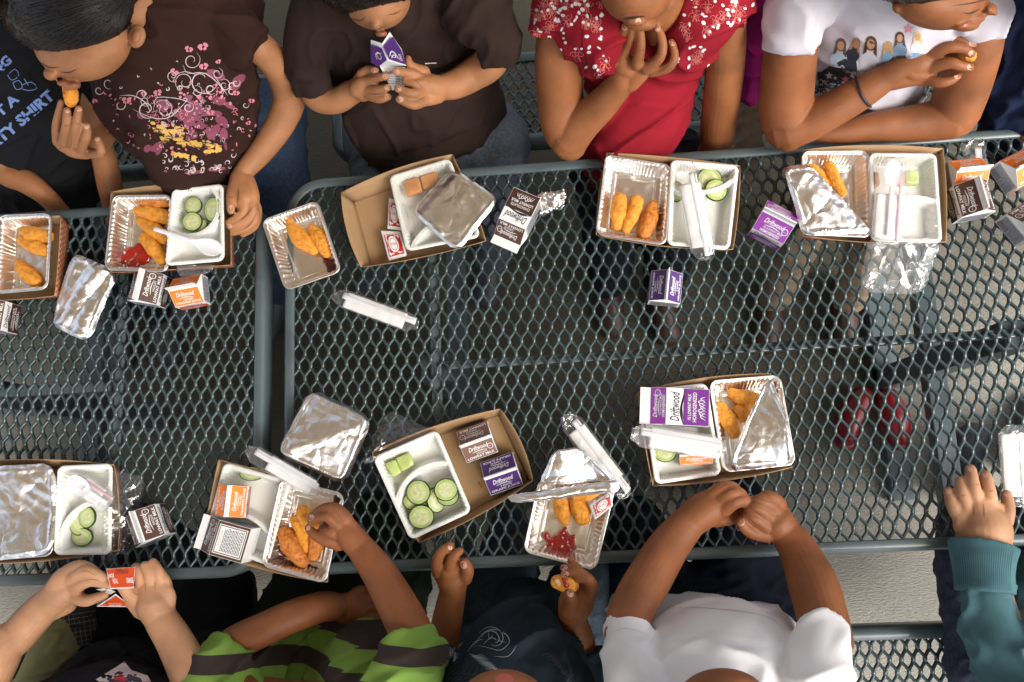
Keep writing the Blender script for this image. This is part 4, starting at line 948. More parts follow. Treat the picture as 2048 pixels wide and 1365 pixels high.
# ================================================================== people
SK = {k: skin('skin_' + k, c) for k, c in dict(warm=(.38, .155, .062), tan=(.44, .195, .085), deep=(.33, .120, .042), fair=(.52, .27, .145), brown=(.28, .098, .034)).items()}
def wear(p, name, B, m, wr=(.006, .035, 1, .3), voxel=.0048, smooth=3):
    return obj(name, B.mesh(voxel, smooth, wr), m, p)
def person(label, skinname, B, voxel=.0023, at=None):
    me = B.mesh(voxel, 3 if voxel < .003 else 2); c = sum((v.co for v in me.vertices), Vector()) / len(me.vertices)
    t = empty('person', (c.x, c.y, BZ), label, 'child', None); o = obj('body', me, SK[skinname], t); t_body[t.name] = o; return t, o
t_body = {}
def nail(body, crop, x, y, r, rot=0, k=1.35):
    px, py = cp(crop, x, y); o = decal('fingernail', body, [disc2(px, py, r * k / crop[2], r / crop[2], rot, 10)], MT['nail'], .0004)
def line(body, crop, pts, wd, m, name, off=.0006): return decal(name, body, [ribbon([cp(crop, *q) for q in pts], wd, 5, True)], m, off)
def legs(p, crop, hips, knees, m, r=.066, feet=None, shoe=None, name='trousers', ankle_z=-.62, bare=None):
    """hips, knees: two photo-crop points each; shins hang from the knees"""
    B = Blob(); 
    def seg(a, b, ra, rb):
        V, F = tube(spline([(a.x, a.y, a.z, ra, ra), ((a.x + b.x) / 2, (a.y + b.y) / 2, (a.z + b.z) / 2, (ra + rb) / 2, (ra + rb) / 2), (b.x, b.y, b.z, rb, rb)], 4), 14, V=B.V, F=B.F)
    hp = [P(*cp(crop, *h), -.22) for h in hips]; kp = [P(*cp(crop, *k), -.24) for k in knees]
    for h, k in zip(hp, kp): seg(h, k, r * 1.05, r * .86)
    seg(hp[0], hp[1], r * 1.15, r * 1.15)
    ft = []
    for i, k in enumerate(kp):
        f = P(*cp(crop, *feet[i]), -.70) if feet else Vector((k.x, k.y + (.06 if hips[0][1] > knees[0][1] else -.06), TZ - .70)); f.z = TZ - .66; ft.append(f)
        seg(k, f, r * .84, r * .62)
    o = obj(name, B.mesh(.0075, 3, (.004, .035, 1, .2)), m, p)
    if shoe:
        for i, f in enumerate(ft):
            d = (f - hp[i]); d.z = 0; d.normalize(); S = Blob(); a = f - d * .05; a.z = .045; b2 = f + d * .13; b2.z = .032; mid = f + d * .03; mid.z = .05
            tube(spline([(a.x, a.y, a.z, .034, .042), (mid.x, mid.y, mid.z, .038, .046), (b2.x, b2.y, b2.z, .040, .028)], 4), 14, V=S.V, F=S.F); obj('shoe', S.mesh(.005, 3), shoe, p)
    return o
def hair_cap(p, crop, x, y, z, rx, ry, rz, rot=0, tie=None, n=150, extra=None, thick=.00055):
    B = Blob(); B.ell(crop, x, y, z, rx, ry, rz, rot)
    if extra: extra(B)
    me = B.mesh(.005, 3, (.003, .012, 1, .15)); h = obj('hair', me, MT['hair'], p)
    px, py = cp(crop, x, y); c = P(px, py, z); k = mpp(z) / crop[2]; X = RC @ Vector((1, 0, 0)); Y = RC @ Vector((0, -1, 0)); Z = (CAM - c).normalized(); rnd = random.Random(int(x)); V = []; F = []
    a = math.radians(rot); ax = X * math.cos(a) + Y * math.sin(a); ay = -X * math.sin(a) + Y * math.cos(a)
    t0 = tie or (.9, -.3)
    for i in range(n):
        th = rnd.uniform(.02, math.pi * 1.0); q0 = rnd.uniform(.93, 1.06); s = (-math.cos(th) * q0, math.sin(th) * q0); pts = []
        e = (t0[0] + rnd.uniform(-.12, .12), t0[1] + rnd.uniform(-.15, .15)); w1 = rnd.uniform(-.05, .05) if i % 14 else rnd.uniform(-.3, .3)
        for j in range(10):
            u = j / 9; qx = s[0] * (1 - u) + e[0] * u; qy = s[1] * (1 - u) + e[1] * u + math.sin(u * 3.1) * w1; rr = qx * qx + qy * qy
            zz = math.sqrt(max(.0, 1.0 - min(rr, 1))); lift = 1.02 + .035 * math.sin(i * 1.7) * math.sin(u * 3)
            v = c + ax * (qx * rx * k) + ay * (qy * ry * k) + Z * (zz * rz * lift + .001); pts.append((v.x, v.y, v.z, thick, thick))
        tube(pts, 4, V=V, F=F)
    o = mesh('hair_strands', V, F, MT['hair'], p); o['kind'] = 'stuff'
    return h
# ---------------------------------------------------------------- upper row, far left: dark shirt with blue letters
B = Blob()
B.ch(C1, (-150, 200, .22, 120), (-60, 700, .05, 95), (20, 980, -.01, 88), (150, 1060, -.03, 78), (270, 1150, -.06, 62), (370, 1260, -.12, 55))
B.ch(C1, (520, 700, -.02, 70), (600, 900, -.05, 74), (640, 1080, -.08, 74), (665, 1230, -.11, 60), (680, 1330, -.13, 60))
B.ch(C1, (-100, 100, .2, 150), (50, 600, .0, 180), (250, 900, -.15, 160)); B.ell(C1, -330, -60, .34, 250, 300, .11)
B.ch(C1, (200, 250, .05, 60), (520, 700, -.02, 70))
p, b = person('child in a dark shirt with pale blue lettering at the left edge', 'warm', B)
S = Blob(); S.ch(C1, (-150, 50, .20, 330, .10), (30, 350, .12, 370, .10), (140, 650, .02, 380, .10), (260, 950, -.12, 360, .10), (300, 1100, -.2, 300, .1))
S.ch(C1, (300, 300, .02, 170), (480, 620, -.04, 110), f1=True)
shirt = wear(p, 'shirt', S, cloth('black_cotton', (.012, .012, .014)))
blue = paint((.16, .26, .55), 'pale_blue_print', .8)
def shirt_text(o, crop, body, x, y, w, h, rot, m, shear=0, bold=.02, name='print'):
    V, F = text2(body, shear, bold); a = math.radians(rot); ca, sa = math.cos(a), math.sin(a)
    pts = [cp(crop, x + vx * w * ca + vy * h * sa, y + vx * w * sa - vy * h * ca) for vx, vy in V]
    return decal(name, o, [(pts, F)], m, .0009)
shirt_text(shirt, C1, 'DIRTY SHIRT', 90, 730, 560, 70, -41, blue, bold=.04); shirt_text(shirt, C1, 'T A', 40, 615, 150, 62, -42, blue, bold=.04); shirt_text(shirt, C1, 'BEING', -30, 420, 230, 60, -44, blue, bold=.04)
decal('print', shirt, [ribbon([cp(C1, *q) for q in l], 1.3, 2) for l in ([(45, 440), (85, 405), (110, 440), (70, 470), (45, 440)], [(75, 485), (110, 470), (130, 510), (95, 525), (75, 485)], [(125, 500), (180, 480), (215, 515), (170, 530), (125, 520)], [(140, 460), (165, 500)])], blue, .0009)
legs(p, C1, [(100, 1000), (330, 1000)], [(120, 1500), (420, 1480)], denim('black_trousers', (.012, .012, .016)), shoe=paint((.03, .03, .03), 'dark_shoe'))
hair_cap(p, C1, -340, -150, .36, 280, 300, .13, n=60)
# ---------------------------------------------------------------- girl in printed brown shirt
B = Blob()
B.ell(C1, 480, 225, .33, 330, 285, .095).ell(C1, 300, 430, .335, 52, 48, .03).ell(C1, 375, 488, .335, 48, 22, .02).ell(C1, 420, 500, .33, 60, 30, .03).ell(C1, 800, 215, .36, 58, 78, .014, 12).ell(C1, 795, 215, .372, 30, 45, .006, 12)
B.ch(C1, (800, 60, .33, 190), (900, 40, .26, 200), (1050, 60, .2, 180))
B.ch(C1, (1300, 200, .24, 110), (1480, 260, .245, 105), (1600, 360, .20, 98), (1690, 540, .11, 103), (1650, 700, .075, 92), (1540, 870, .055, 78), (1430, 1000, .05, 62), (1405, 1060, .052, 62), n=5)
B.ch(C1, (1405, 1040, .052, 62), (1400, 1110, .056, 66), (1430, 1190, .056, 60)).ch(C1, (1440, 1060, .05, 55), (1470, 1150, .056, 50), (1475, 1230, .05, 34)).ch(C1, (1400, 1090, .06, 50), (1430, 1160, .066, 46))
B.ch(C1, (1370, 1070, .06, 34), (1352, 1150, .070, 31), (1350, 1232, .074, 25))                              # thumb
B.ch(C1, (1440, 1150, .064, 34), (1480, 1225, .058, 29), (1430, 1290, .052, 27), (1345, 1325, .052, 23))
B.ch(C1, (1470, 1190, .058, 32), (1490, 1275, .048, 28), (1440, 1335, .042, 26), (1362, 1362, .040, 22))
B.ch(C1, (1480, 1170, .05, 30), (1508, 1230, .040, 26), (1490, 1320, .028, 25), (1420, 1370, .024, 22))
B.ch(C1, (1420, 1140, .064, 36), (1432, 1215, .062, 29), (1392, 1268, .056, 27), (1335, 1300, .054, 22))
# other arm, hand up at the mouth
B.ch(C1, (900, 260, .22, 110), (700, 540, .12, 105), (600, 760, .10, 95), (540, 850, .15, 74), (470, 870, .19, 66), n=5)
B.ch(C1, (500, 880, .18, 58), (430, 860, .22, 68), (370, 820, .24, 56)).ch(C1, (480, 860, .19, 55), (440, 830, .23, 55), (430, 780, .25, 40)).ell(C1, 400, 830, .228, 92, 75, .018)
B.ch(C1, (340, 830, .24, 36), (330, 740, .262, 29), (348, 650, .28, 25), (357, 598, .292, 20))
B.ch(C1, (375, 830, .25, 38), (388, 740, .28, 30), (392, 690, .29, 28), (393, 648, .296, 24))
B.ch(C1, (425, 840, .25, 38), (442, 750, .28, 30), (452, 690, .29, 28), (461, 638, .296, 24))
B.ch(C1, (470, 870, .23, 36), (500, 810, .262, 31), (508, 770, .27, 28), (506, 738, .274, 25))
B.ch(C1, (520, 890, .20, 36), (565, 900, .23, 30), (592, 880, .25, 27), (570, 815, .26, 22))
p, body = person('girl in brown shirt with pink swirl print biting a breaded strip', 'tan', B)
for x, y, r in ((393, 642, 17), (461, 632, 17), (506, 735, 17), (568, 808, 15), (1350, 1222, 17), (1340, 1322, 13)): nail(body, C1, x, y, r, 90 if y < 900 else (90 if y < 1250 else 10))
line(body, C1, [(350, 420), (400, 425), (450, 405)], 2.2, MT['brow'], 'eyelashes'); line(body, C1, [(230, 360), (290, 395), (350, 392)], 2.6, MT['brow'], 'eyebrow'); line(body, C1, [(345, 486), (390, 500), (450, 508)], 3.2, MT['lip'], 'lips')
hair_cap(p, C1, 395, 20, .372, 440, 340, .105, 0, tie=(1.0, -.25), n=1000, extra=lambda B: B.ch(C1, (600, -100, .37, 250), (830, -60, .34, 130), (1000, -150, .3, 90)))
S = Blob(); S.ch(C1, (1180, -60, .27, 400, .085), (1130, 150, .26, 400, .095), (1090, 400, .22, 440, .10), (1100, 600, .15, 430, .11), (1120, 820, .06, 350, .11), (1140, 970, -.01, 255, .11), (1150, 1040, -.06, 215, .10))
S.ch(C1, (700, 420, .17, 190, .08), (760, 600, .14, 200, .09), (900, 760, .10, 200, .09))
S.ch(C1, (1250, 120, .27, 200), (1400, 230, .265, 185), (1500, 300, .25, 170), f1=True)
shirt = wear(p, 'shirt', S, cloth('dark_brown_cotton', (.040, .018, .014)), (.006, .05, 1, -.4))
pk, wh, yl = paint((.62, .20, .26), 'pink_print', .7), paint((.62, .50, .50), 'pale_print', .6), paint((.70, .42, .09), 'yellow_print', .7)
R = random.Random(5)
def curl(x, y, r, a0, turns=1.3, dirn=1):
    return [(x + r * (1 - .75 * k / 11) * math.cos(a0 + dirn * turns * 6.28 * k / 11), y + r * (1 - .75 * k / 11) * math.sin(a0 + dirn * turns * 6.28 * k / 11)) for k in range(12)]
def C(o, l): return [cp(o, *q) for q in l]
L = [curl(1120, 355, 55, -1), curl(860, 640, 60, 0), curl(960, 640, 65, 3), curl(1080, 480, 60, 2), curl(1310, 500, 40, 4), curl(1010, 445, 35, 1), curl(1270, 430, 35, 5), curl(1180, 470, 95, 0, .9)]
L += [[(1070, 380), (1100, 430), (1200, 430), (1300, 520), (1290, 580)], [(1000, 450), (1080, 420), (1150, 440)], [(780, 640), (900, 690), (1000, 680), (1100, 580)], [(900, 640), (920, 570), (1050, 580), (1130, 610)], [(700, 560), (780, 560), (850, 600), (890, 680)], [(1250, 440), (1290, 500), (1330, 560)]]
for k in range(16): a = R.uniform(520, 1450); L.append(curl(a, 560 + abs(a - 980) * -.1 + R.uniform(-40, 120), R.uniform(14, 40), R.uniform(0, 6), R.uniform(.6, 1.2)))
for k in range(34): x = R.uniform(950, 1440); y = 960 - abs(x - 1150) * .15 + R.uniform(-35, 60); L.append(curl(x, y, R.uniform(10, 24), R.uniform(0, 6), .8))
decal('print', shirt, [ribbon(C(C1, l), R.uniform(1.3, 2.4), 3, True) for l in L], wh)
def flutter(x, y, s, rot):
    out = []
    for d in (-1, 1): out.append(disc2(*cp(C1, x + d * s * .55 * math.cos(rot), y + d * s * .55 * math.sin(rot) - s * .25), s * .55 / 2.923, s * .38 / 2.923, 40 * d)); out.append(disc2(*cp(C1, x + d * s * .4, y + s * .35), s * .36 / 2.923, s * .3 / 2.923, -40 * d))
    return out
L = []
for x, y, s in ((1105, 290, 24), (1185, 275, 30), (1190, 390, 26), (1275, 362, 16), (1022, 425, 26), (922, 542, 24), (842, 550, 18), (1230, 660, 22), (1380, 545, 20), (1470, 590, 18), (740, 590, 26), (1450, 720, 16)): L += flutter(x, y, s, R.uniform(-.5, .5))
for k in range(60):
    x, y = R.choice(((1200, 560), (1100, 560), (740, 600), (1290, 560), (1400, 790), (1000, 860), (620, 540))); L.append(disc2(*cp(C1, x + R.gauss(0, 45), y + R.gauss(0, 32)), R.uniform(1.5, 5), R.uniform(1, 3.5), R.uniform(0, 180), 7))
decal('print', shirt, L, pk, .0007)
L = [poly2(C(C1, q)) for q in ([(880, 735), (960, 710), (1060, 735), (1105, 780), (1080, 810), (1000, 780), (940, 790), (890, 770)], [(915, 800), (1000, 790), (1100, 825), (1200, 835), (1290, 845), (1320, 890), (1250, 900), (1150, 905), (1050, 880), (940, 860)], [(1000, 890), (1100, 895), (1160, 920), (1080, 935)])]
L = []
for (x0, y0, x1, y1, wd_, n_) in ((895, 740, 1080, 775, 34, 26), (925, 805, 1300, 870, 32, 46), (1000, 895, 1150, 925, 16, 14)):
    for k in range(n_): u = R.random(); L.append(disc2(*cp(C1, x0 + (x1 - x0) * u + R.gauss(0, 6), y0 + (y1 - y0) * u + R.gauss(0, wd_ * .5)), R.uniform(3, 8), R.uniform(2, 5), R.uniform(-20, 40), 9))
decal('print', shirt, L, yl, .0010)
L = []
for k in range(150):
    x, y = R.gauss(1080, 190), R.gauss(700, 110); L.append(ribbon(C(C1, curl(x, y, R.uniform(5, 15), R.uniform(0, 6), R.uniform(.5, 1))), R.uniform(.8, 1.7), 2))
decal('print', shirt, L[:90], pk, .0012); decal('print', shirt, L[90:], wh, .0015)
wine = paint((.22, .05, .09), 'wine_print', .7)
L = [disc2(*cp(C1, 1120 + R.gauss(0, 170), 720 + R.gauss(0, 110)), R.uniform(6, 22), R.uniform(3, 10), R.uniform(0, 180), 9) for k in range(46)]; decal('print', shirt, L, wine, .0004)
L = [ribbon(C(C1, [(880 + R.uniform(0, 400), 740 + R.uniform(0, 170)) for j in range(1)] * 1 + [(0, 0)] * 0 + [(0, 0)] * 0), 1, 2) for k in range(0)]
for k in range(46):
    x, y = 890 + R.uniform(0, 400), 0; y = 725 + (x - 890) * .22 + R.uniform(0, 120); a = R.uniform(-.4, 1.2); L.append(ribbon(C(C1, [(x, y), (x + 22 * math.cos(a), y + 22 * math.sin(a) - 6), (x + 48 * math.cos(a), y + 40 * math.sin(a))]), R.uniform(1, 2.6), 3, True))
L += []; decal('print', shirt, L, paint((.03, .015, .01), 'dark_print', .8), .0014)
jeans = denim('blue_denim', (.035, .055, .10)); legs(p, C1, [(1560, 700), (1150, 850)], [(1650, 1240), (1100, 1260)], jeans, r=.088, feet=[(1640, 1700), (1150, 1700)], shoe=paint((.05, .05, .06), 'dark_shoe'))
V = []; F = []
# ---------------------------------------------------------------- boy drinking milk
B = Blob()
B.ell(C2, 628, 0, .36, 212, 196, .095).ell(C2, 618, 138, .395, 40, 42, .022).ell(C2, 650, 198, .375, 42, 20, .018).ell(C2, 560, 110, .375, 70, 50, .02).ell(C2, 700, 110, .375, 60, 50, .02)
B.ch(C2, (640, -60, .30, 120), (700, 0, .26, 110))
B.ch(C2, (220, 380, .16, 95), (270, 560, .12, 88), (380, 590, .12, 82), (470, 545, .14, 76), (530, 510, .165, 66), n=5)
B.ch(C2, (520, 520, .17, 64), (560, 500, .18, 62), (600, 480, .185, 40)).ch(C2, (540, 550, .16, 50), (590, 540, .165, 44)).ch(C2, (530, 470, .17, 50), (570, 430, .18, 44), (585, 420, .18, 34))
for a in (((535, 435, .185, 34), (575, 408, .20, 29), (618, 415, .212, 25)), ((560, 475, .19, 34), (630, 455, .212, 28), (680, 448, .222, 25)), ((575, 525, .185, 34), (640, 525, .205, 28), (690, 513, .215, 24)), ((580, 560, .175, 32), (640, 582, .190, 26), (692, 568, .20, 22))): B.ch(C2, *a)
B.ch(C2, (1330, 200, .2, 120), (1290, 360, .16, 108), (1180, 440, .14, 100), (1080, 495, .15, 90), (990, 515, .17, 76), n=5)
B.ch(C2, (1000, 515, .17, 72), (920, 500, .19, 74), (870, 470, .20, 48)).ch(C2, (980, 550, .165, 60), (920, 570, .18, 55), (880, 590, .185, 42))
for a in (((880, 460, .20, 36), (830, 432, .222, 30), (735, 420, .232, 25)), ((890, 530, .20, 38), (830, 548, .218, 31), (747, 520, .226, 25)), ((900, 590, .19, 36), (840, 615, .205, 30), (757, 583, .214, 26)), ((900, 420, .20, 40), (850, 400, .215, 32), (815, 375, .225, 27), (808, 345, .228, 23)), ((900, 480, .2, 40), (860, 490, .215, 30), (790, 480, .215, 24))): B.ch(C2, *a)
p, body = person('boy in plain dark brown shirt drinking from a purple milk carton', 'tan', B)
for x, y in ((612, 413), (676, 448), (688, 512), (690, 567)): nail(body, C2, x, y, 15)
for x, y in ((737, 421), (748, 520), (760, 583)): nail(body, C2, x, y, 17)
line(body, C2, [(612, 212), (650, 206), (690, 200)], 3.5, MT['lip'], 'lips'); line(body, C2, [(470, 105), (520, 120), (560, 105)], 1.6, MT['brow'], 'eyelashes'); line(body, C2, [(690, 85), (730, 80), (765, 60)], 1.6, MT['brow'], 'eyelashes')
hair_cap(p, C2, 560, -150, .385, 350, 262, .115, 0, tie=(.1, -1.0), n=800)
S = Blob(); S.ch(C2, (760, 0, .25, 520, .07), (780, 160, .18, 545, .075), (820, 360, .06, 520, .08), (880, 580, -.04, 490, .09), (930, 720, -.10, 480, .09), (950, 780, -.12, 470, .08))
S.ch(C2, (330, 20, .27, 230), (230, 180, .25, 160), (210, 350, .20, 140), (262, 520, .14, 118), f1=True).ch(C2, (1200, 40, .26, 230), (1310, 200, .23, 165), (1330, 330, .18, 130), f1=True)
shirt = wear(p, 'shirt', S, cloth('plain_brown_cotton', (.034, .020, .016)), (.006, .05, .5, 1))
decal('print', shirt, [ribbon(C(C2, [(905, 372), (972, 368)]), 2.2, 2)], wh, .001)
legs(p, C2, [(700, 840), (1250, 840)], [(680, 1180), (1300, 1200)], denim('grey_denim', (.13, .15, .19)), r=.098, feet=[(700, 1500), (1300, 1500)], shoe=paint((.04, .04, .05), 'dark_shoe'))
def facets(name, crop, polys, m, parent, label=None, cat=None, th=.0008):
    """folded board panels: each polygon lists (x, y, z)"""
    V = []; F = []
    for q in polys: b = len(V); V += [P(*cp(crop, a[0], a[1]), a[2]) for a in q]; F.append(tuple(range(b, b + len(q))))
    me = bpy.data.meshes.new(name); me.from_pydata([tuple(v) for v in V], [], F); me = bake(me, [('SOLIDIFY', dict(thickness=th, offset=0))]); o = obj(name, me, m, parent, smooth=False)
    if not parent: recentre(o); tag(o, label, cat)
    return o
def qface(crop, a, b, d, parent):           # face frame from three photo points: origin (lower left), lower right, upper left
    A, Bq, Dq = [P(*cp(crop, q[0], q[1]), q[2]) for q in (a, b, d)]; f = Face(A, Bq - A, Dq - A, parent)
    if f.n.dot(CAM - A) < 0: f.n = -f.n
    return f
t = empty('milk_carton', tuple(P(*cp(C2, 700, 380), .22)), 'purple milk carton held to the lips of the boy in dark brown', 'milk carton')
facets('board', C2, [[(640, 385, .225), (715, 530, .185), (820, 490, .19), (790, 395, .23)], [(590, 235, .285), (590, 360, .235), (640, 385, .225), (690, 355, .25), (655, 255, .29)], [(655, 255, .29), (690, 355, .25), (795, 385, .23), (770, 290, .26), (700, 188, .295)], [(640, 385, .225), (690, 355, .25), (795, 385, .23)]], MT['carton'], t)
facets('purple_panel', C2, [[(588, 262, .284), (590, 365, .237), (632, 392, .228), (683, 352, .2515), (652, 285, .2805)], [(662, 275, .2875), (697, 348, .253), (795, 380, .234), (768, 292, .264), (718, 215, .293)]], ink(GRAPE), t)
f = qface(C2, (645, 480, .2025), (790, 470, .2), (640, 395, .2265), t); f.rect(.05, .45, .9, .55, WHITE)
for k in range(5): f.text('lllllll lllll lll', .62, -.18 + .16 * k, .7, .08, DARK, rot=-8)
f.text('Driftwood', .5, .62, .6, .22, DARK, .3); f.done()
f = qface(C2, (683, 350, .2518), (790, 378, .236), (655, 262, .290), t); f.text('GRAPE', .85, .45, .5, .14, WHITE, rot=90); f.ring(.45, .5, .16, .2, WHITE); f.swoosh([(.2, .3), (.5, .75), (.8, .2)], .05, WHITE); f.swoosh([(.3, .2), (.5, .5), (.7, .3)], .05, WHITE); f.done()
f = qface(C2, (640, 385, .2275), (683, 350, .2545), (592, 300, .272), t); f.ring(.5, .5, .2, .25, WHITE); f.swoosh([(.1, .3), (.3, .7), (.9, .5)], .06, WHITE); f.done()
# ---------------------------------------------------------------- girl in red shirt
B = Blob()
B.ell(C3, 930, -55, .355, 265, 235, .10).ell(C3, 872, 28, .40, 58, 52, .02).ell(C3, 830, 34, .39, 26, 24, .016).ell(C3, 915, 36, .39, 28, 24, .016).ell(C3, 905, 108, .388, 80, 26, .018).ell(C3, 925, 150, .38, 78, 30, .018).ell(C3, 960, 160, .35, 120, 60, .03)
B.ch(C3, (1060, -40, .31, 210), (1090, 60, .28, 190), (1090, 220, .235, 110))
B.ch(C3, (420, 120, .24, 170), (400, 400, .18, 172), (410, 650, .11, 168), (440, 880, .06, 158), (480, 985, .05, 120), n=5)
B.ch(C3, (470, 960, .055, 135), (560, 840, .09, 132), (680, 730, .13, 118), (780, 620, .17, 104), (840, 545, .20, 98), n=5)
B.ch(C3, (840, 550, .20, 96), (850, 440, .23, 92), (820, 360, .25, 60)).ch(C3, (880, 560, .2, 80), (960, 480, .23, 76), (1000, 450, .24, 52)).ell(C3, 885, 440, .232, 118, 100, .020)
B.ch(C3, (780, 420, .24, 48), (795, 330, .262, 42), (830, 250, .285, 36), (858, 180, .31, 30))
B.ch(C3, (935, 440, .255, 44), (955, 340, .282, 40), (960, 250, .302, 33), (944, 150, .325, 29))
B.ch(C3, (1000, 470, .25, 46), (1085, 400, .272, 40), (1110, 320, .285, 36), (1095, 240, .295, 33), (1072, 195, .30, 29))
B.ch(C3, (1040, 490, .235, 42), (1150, 460, .252, 38), (1190, 390, .265, 34), (1180, 320, .275, 30), (1168, 290, .278, 27))
B.ch(C3, (830, 400, .25, 40), (880, 300, .28, 32), (905, 200, .31, 26))
B.ch(C3, (1540, 100, .24, 145), (1540, 350, .17, 142), (1520, 620, .07, 132), (1490, 850, -.03, 125), (1470, 1000, -.10, 110), (1400, 1120, -.14, 90), n=5)
p, body = person('girl in red shirt with white dots, fingers at her mouth', 'deep', B)
for x, y, ro in ((853, 182, 100), (944, 146, 80), (1074, 193, 65), (1176, 290, 70)): nail(body, C3, x, y, 20, ro)
line(body, C3, [(845, 128), (900, 122), (985, 112)], 5, MT['brow'], 'parted_lips'); line(body, C3, [(830, 112), (890, 100), (985, 100)], 4, MT['lip'], 'lips')
hair_cap(p, C3, 930, -330, .38, 300, 230, .12, 0, n=40)
def neckcut(B): pass
S = Blob(); S.ch(C3, (560, -40, .27, 330, .075), (640, 150, .25, 300, .09), (800, 330, .15, 270, .09)).ch(C3, (1500, -40, .26, 260, .075), (1380, 150, .24, 240, .09), (1180, 330, .14, 270, .09)).ch(C3, (960, 330, .13, 410, .08), (980, 480, .08, 400, .09), (960, 650, .03, 390, .10), (920, 820, 0, 340, .11), (850, 960, -.06, 270, .10), (800, 1060, -.1, 220, .10))
S.ch(C3, (470, -60, .27, 230), (410, 90, .265, 200), (390, 250, .25, 190), f1=True).ch(C3, (1520, -60, .26, 220), (1590, 60, .25, 170), (1610, 140, .24, 160), f1=True)
shirt = wear(p, 'shirt', S, cloth('red_cotton', (.27, .012, .022)), (.008, .055, 1, .5))
dots = []; fl = []
R = random.Random(9); zones = [((230, 600), (-10, 380)), ((580, 740), (100, 520)), ((1220, 1740), (-10, 230)), ((1180, 1440), (200, 470)), ((380, 700), (-10, 120))]
for (xa, xb), (ya, yb) in zones:
    for k in range(int((xb - xa) * (yb - ya) / 3800)):
        x, y = R.uniform(xa, xb), R.uniform(ya, yb)
        if 700 < x < 1250 and y < 280: continue
        dots.append(disc2(*cp(C3, x, y), R.uniform(2.2, 5.2), R.uniform(2, 4), R.uniform(0, 180), 9))
    for k in range(int((xb - xa) * (yb - ya) / 9500)):
        x, y, s = R.uniform(xa, xb), R.uniform(ya, yb), R.uniform(18, 34)
        if 700 < x < 1250 and y < 280: continue
        for j in range(4): a = j * 1.57 + x; fl.append(ribbon(C(C3, curl(x + s * .8 * math.cos(a), y + s * .8 * math.sin(a), s * .75, a, 1.0)), 1.0, 2))
        for j in range(5): fl.append(ribbon(C(C3, [(x, y), (x + R.uniform(-s, s), y + s * 1.6)]), .9, 2))
decal('print', shirt, dots, paint((.72, .66, .66), 'white_dot_print', .7)); decal('print', shirt, fl, paint((.62, .16, .14), 'coral_print', .7), .0007)
line(shirt, C3, [(575, 130), (560, 300), (590, 420), (570, 560)], 3, cloth('red_seam', (.10, .008, .012)), 'seam')
legs(p, C3, [(750, 1150), (1150, 1120)], [(760, 1560), (1180, 1560)], denim('dark_trousers', (.014, .016, .022)), r=.085, feet=[(740, 1950), (1100, 2000)], shoe=paint((.05, .02, .012), 'brown_sandal'))
# somebody in magenta between the two girls
B = Blob(); B.ch(C3, (1800, -200, .1, 90), (1760, 200, -.05, 80), (1720, 500, -.12, 70)).ell(C3, 1850, -420, .18, 200, 230, .10)
p, body = person('child in magenta, a sliver between the red and the white shirt', 'deep', B, .004)
S = Blob(); S.ch(C3, (1800, -150, .08, 170, .08), (1770, 100, 0, 130, .09), (1740, 350, -.08, 110, .09), (1710, 600, -.15, 80, .08)); shirt = wear(p, 'shirt', S, cloth('magenta_cotton', (.30, .012, .14)))
S = Blob(); S.ch(C3, (1720, 580, -.2, 110), (1700, 900, -.24, 100), (1680, 1200, -.28, 90)); wear(p, 'trousers', S, cloth('khaki_cotton', (.26, .20, .14)), voxel=.008)
hair_cap(p, C3, 1850, -480, .2, 230, 240, .11, n=20)
# ---------------------------------------------------------------- girl in white shirt
B = Blob()
B.ell(C4, 1480, -20, .35, 350, 238, .10).ell(C4, 1815, 62, .36, 52, 46, .03).ell(C4, 1850, 92, .36, 22, 18, .016).ell(C4, 1640, 170, .355, 110, 50, .04).ell(C4, 1195, 45, .385, 52, 55, .014).ell(C4, 1700, 120, .36, 90, 50, .03)
B.ch(C4, (1350, -60, .31, 180), (1300, -20, .27, 200))
B.ch(C4, (500, 120, .24, 180), (455, 350, .20, 185), (430, 600, .12, 185), (420, 820, .065, 172), (440, 920, .055, 118), n=5)
B.ch(C4, (430, 880, .06, 150), (560, 840, .075, 138), (720, 760, .10, 128), (880, 670, .12, 120), (1010, 590, .14, 108), (1110, 525, .155, 96), n=5)
B.ch(C4, (1100, 530, .155, 94), (1200, 470, .17, 96), (1330, 440, .18, 96), (1420, 440, .185, 66)).ch(C4, (1150, 500, .165, 80), (1300, 360, .185, 74), (1420, 310, .195, 50)).ch(C4, (1150, 560, .155, 60), (1300, 530, .165, 60), (1400, 550, .165, 42)).ell(C4, 1330, 440, .178, 150, 118, .02)
for a in (((1400, 300, .195, 48), (1500, 262, .212, 44), (1600, 268, .218, 38), (1690, 302, .218, 29)), ((1420, 370, .20, 46), (1530, 325, .222, 43), (1620, 330, .224, 37), (1690, 368, .222, 29)), ((1420, 460, .19, 44), (1540, 432, .21, 41), (1610, 450, .212, 34), (1680, 462, .208, 28)), ((1390, 550, .17, 40), (1480, 565, .182, 37), (1550, 550, .186, 32), (1598, 522, .186, 25)), ((1420, 400, .165, 45), (1540, 390, .17, 36), (1650, 390, .185, 28))): B.ch(C4, *a)
B.ch(C4, (1780, 100, .24, 130), (1730, 300, .19, 165), (1640, 560, .11, 180), (1570, 780, .055, 165), n=5)
B.ch(C4, (1560, 800, .055, 150), (1400, 830, .045, 134), (1200, 850, .04, 118), (1000, 870, .038, 100), (830, 900, .035, 78), (700, 915, .032, 62), (600, 910, .03, 50), n=5)
p, body = person('girl in white shirt with picture print and black bracelet, leaning on the table', 'brown', B)
for x, y, ro in ((1697, 300, 15), (1696, 370, 15), (1686, 458, -10), (1597, 516, -35)): nail(body, C4, x, y, 22, ro)
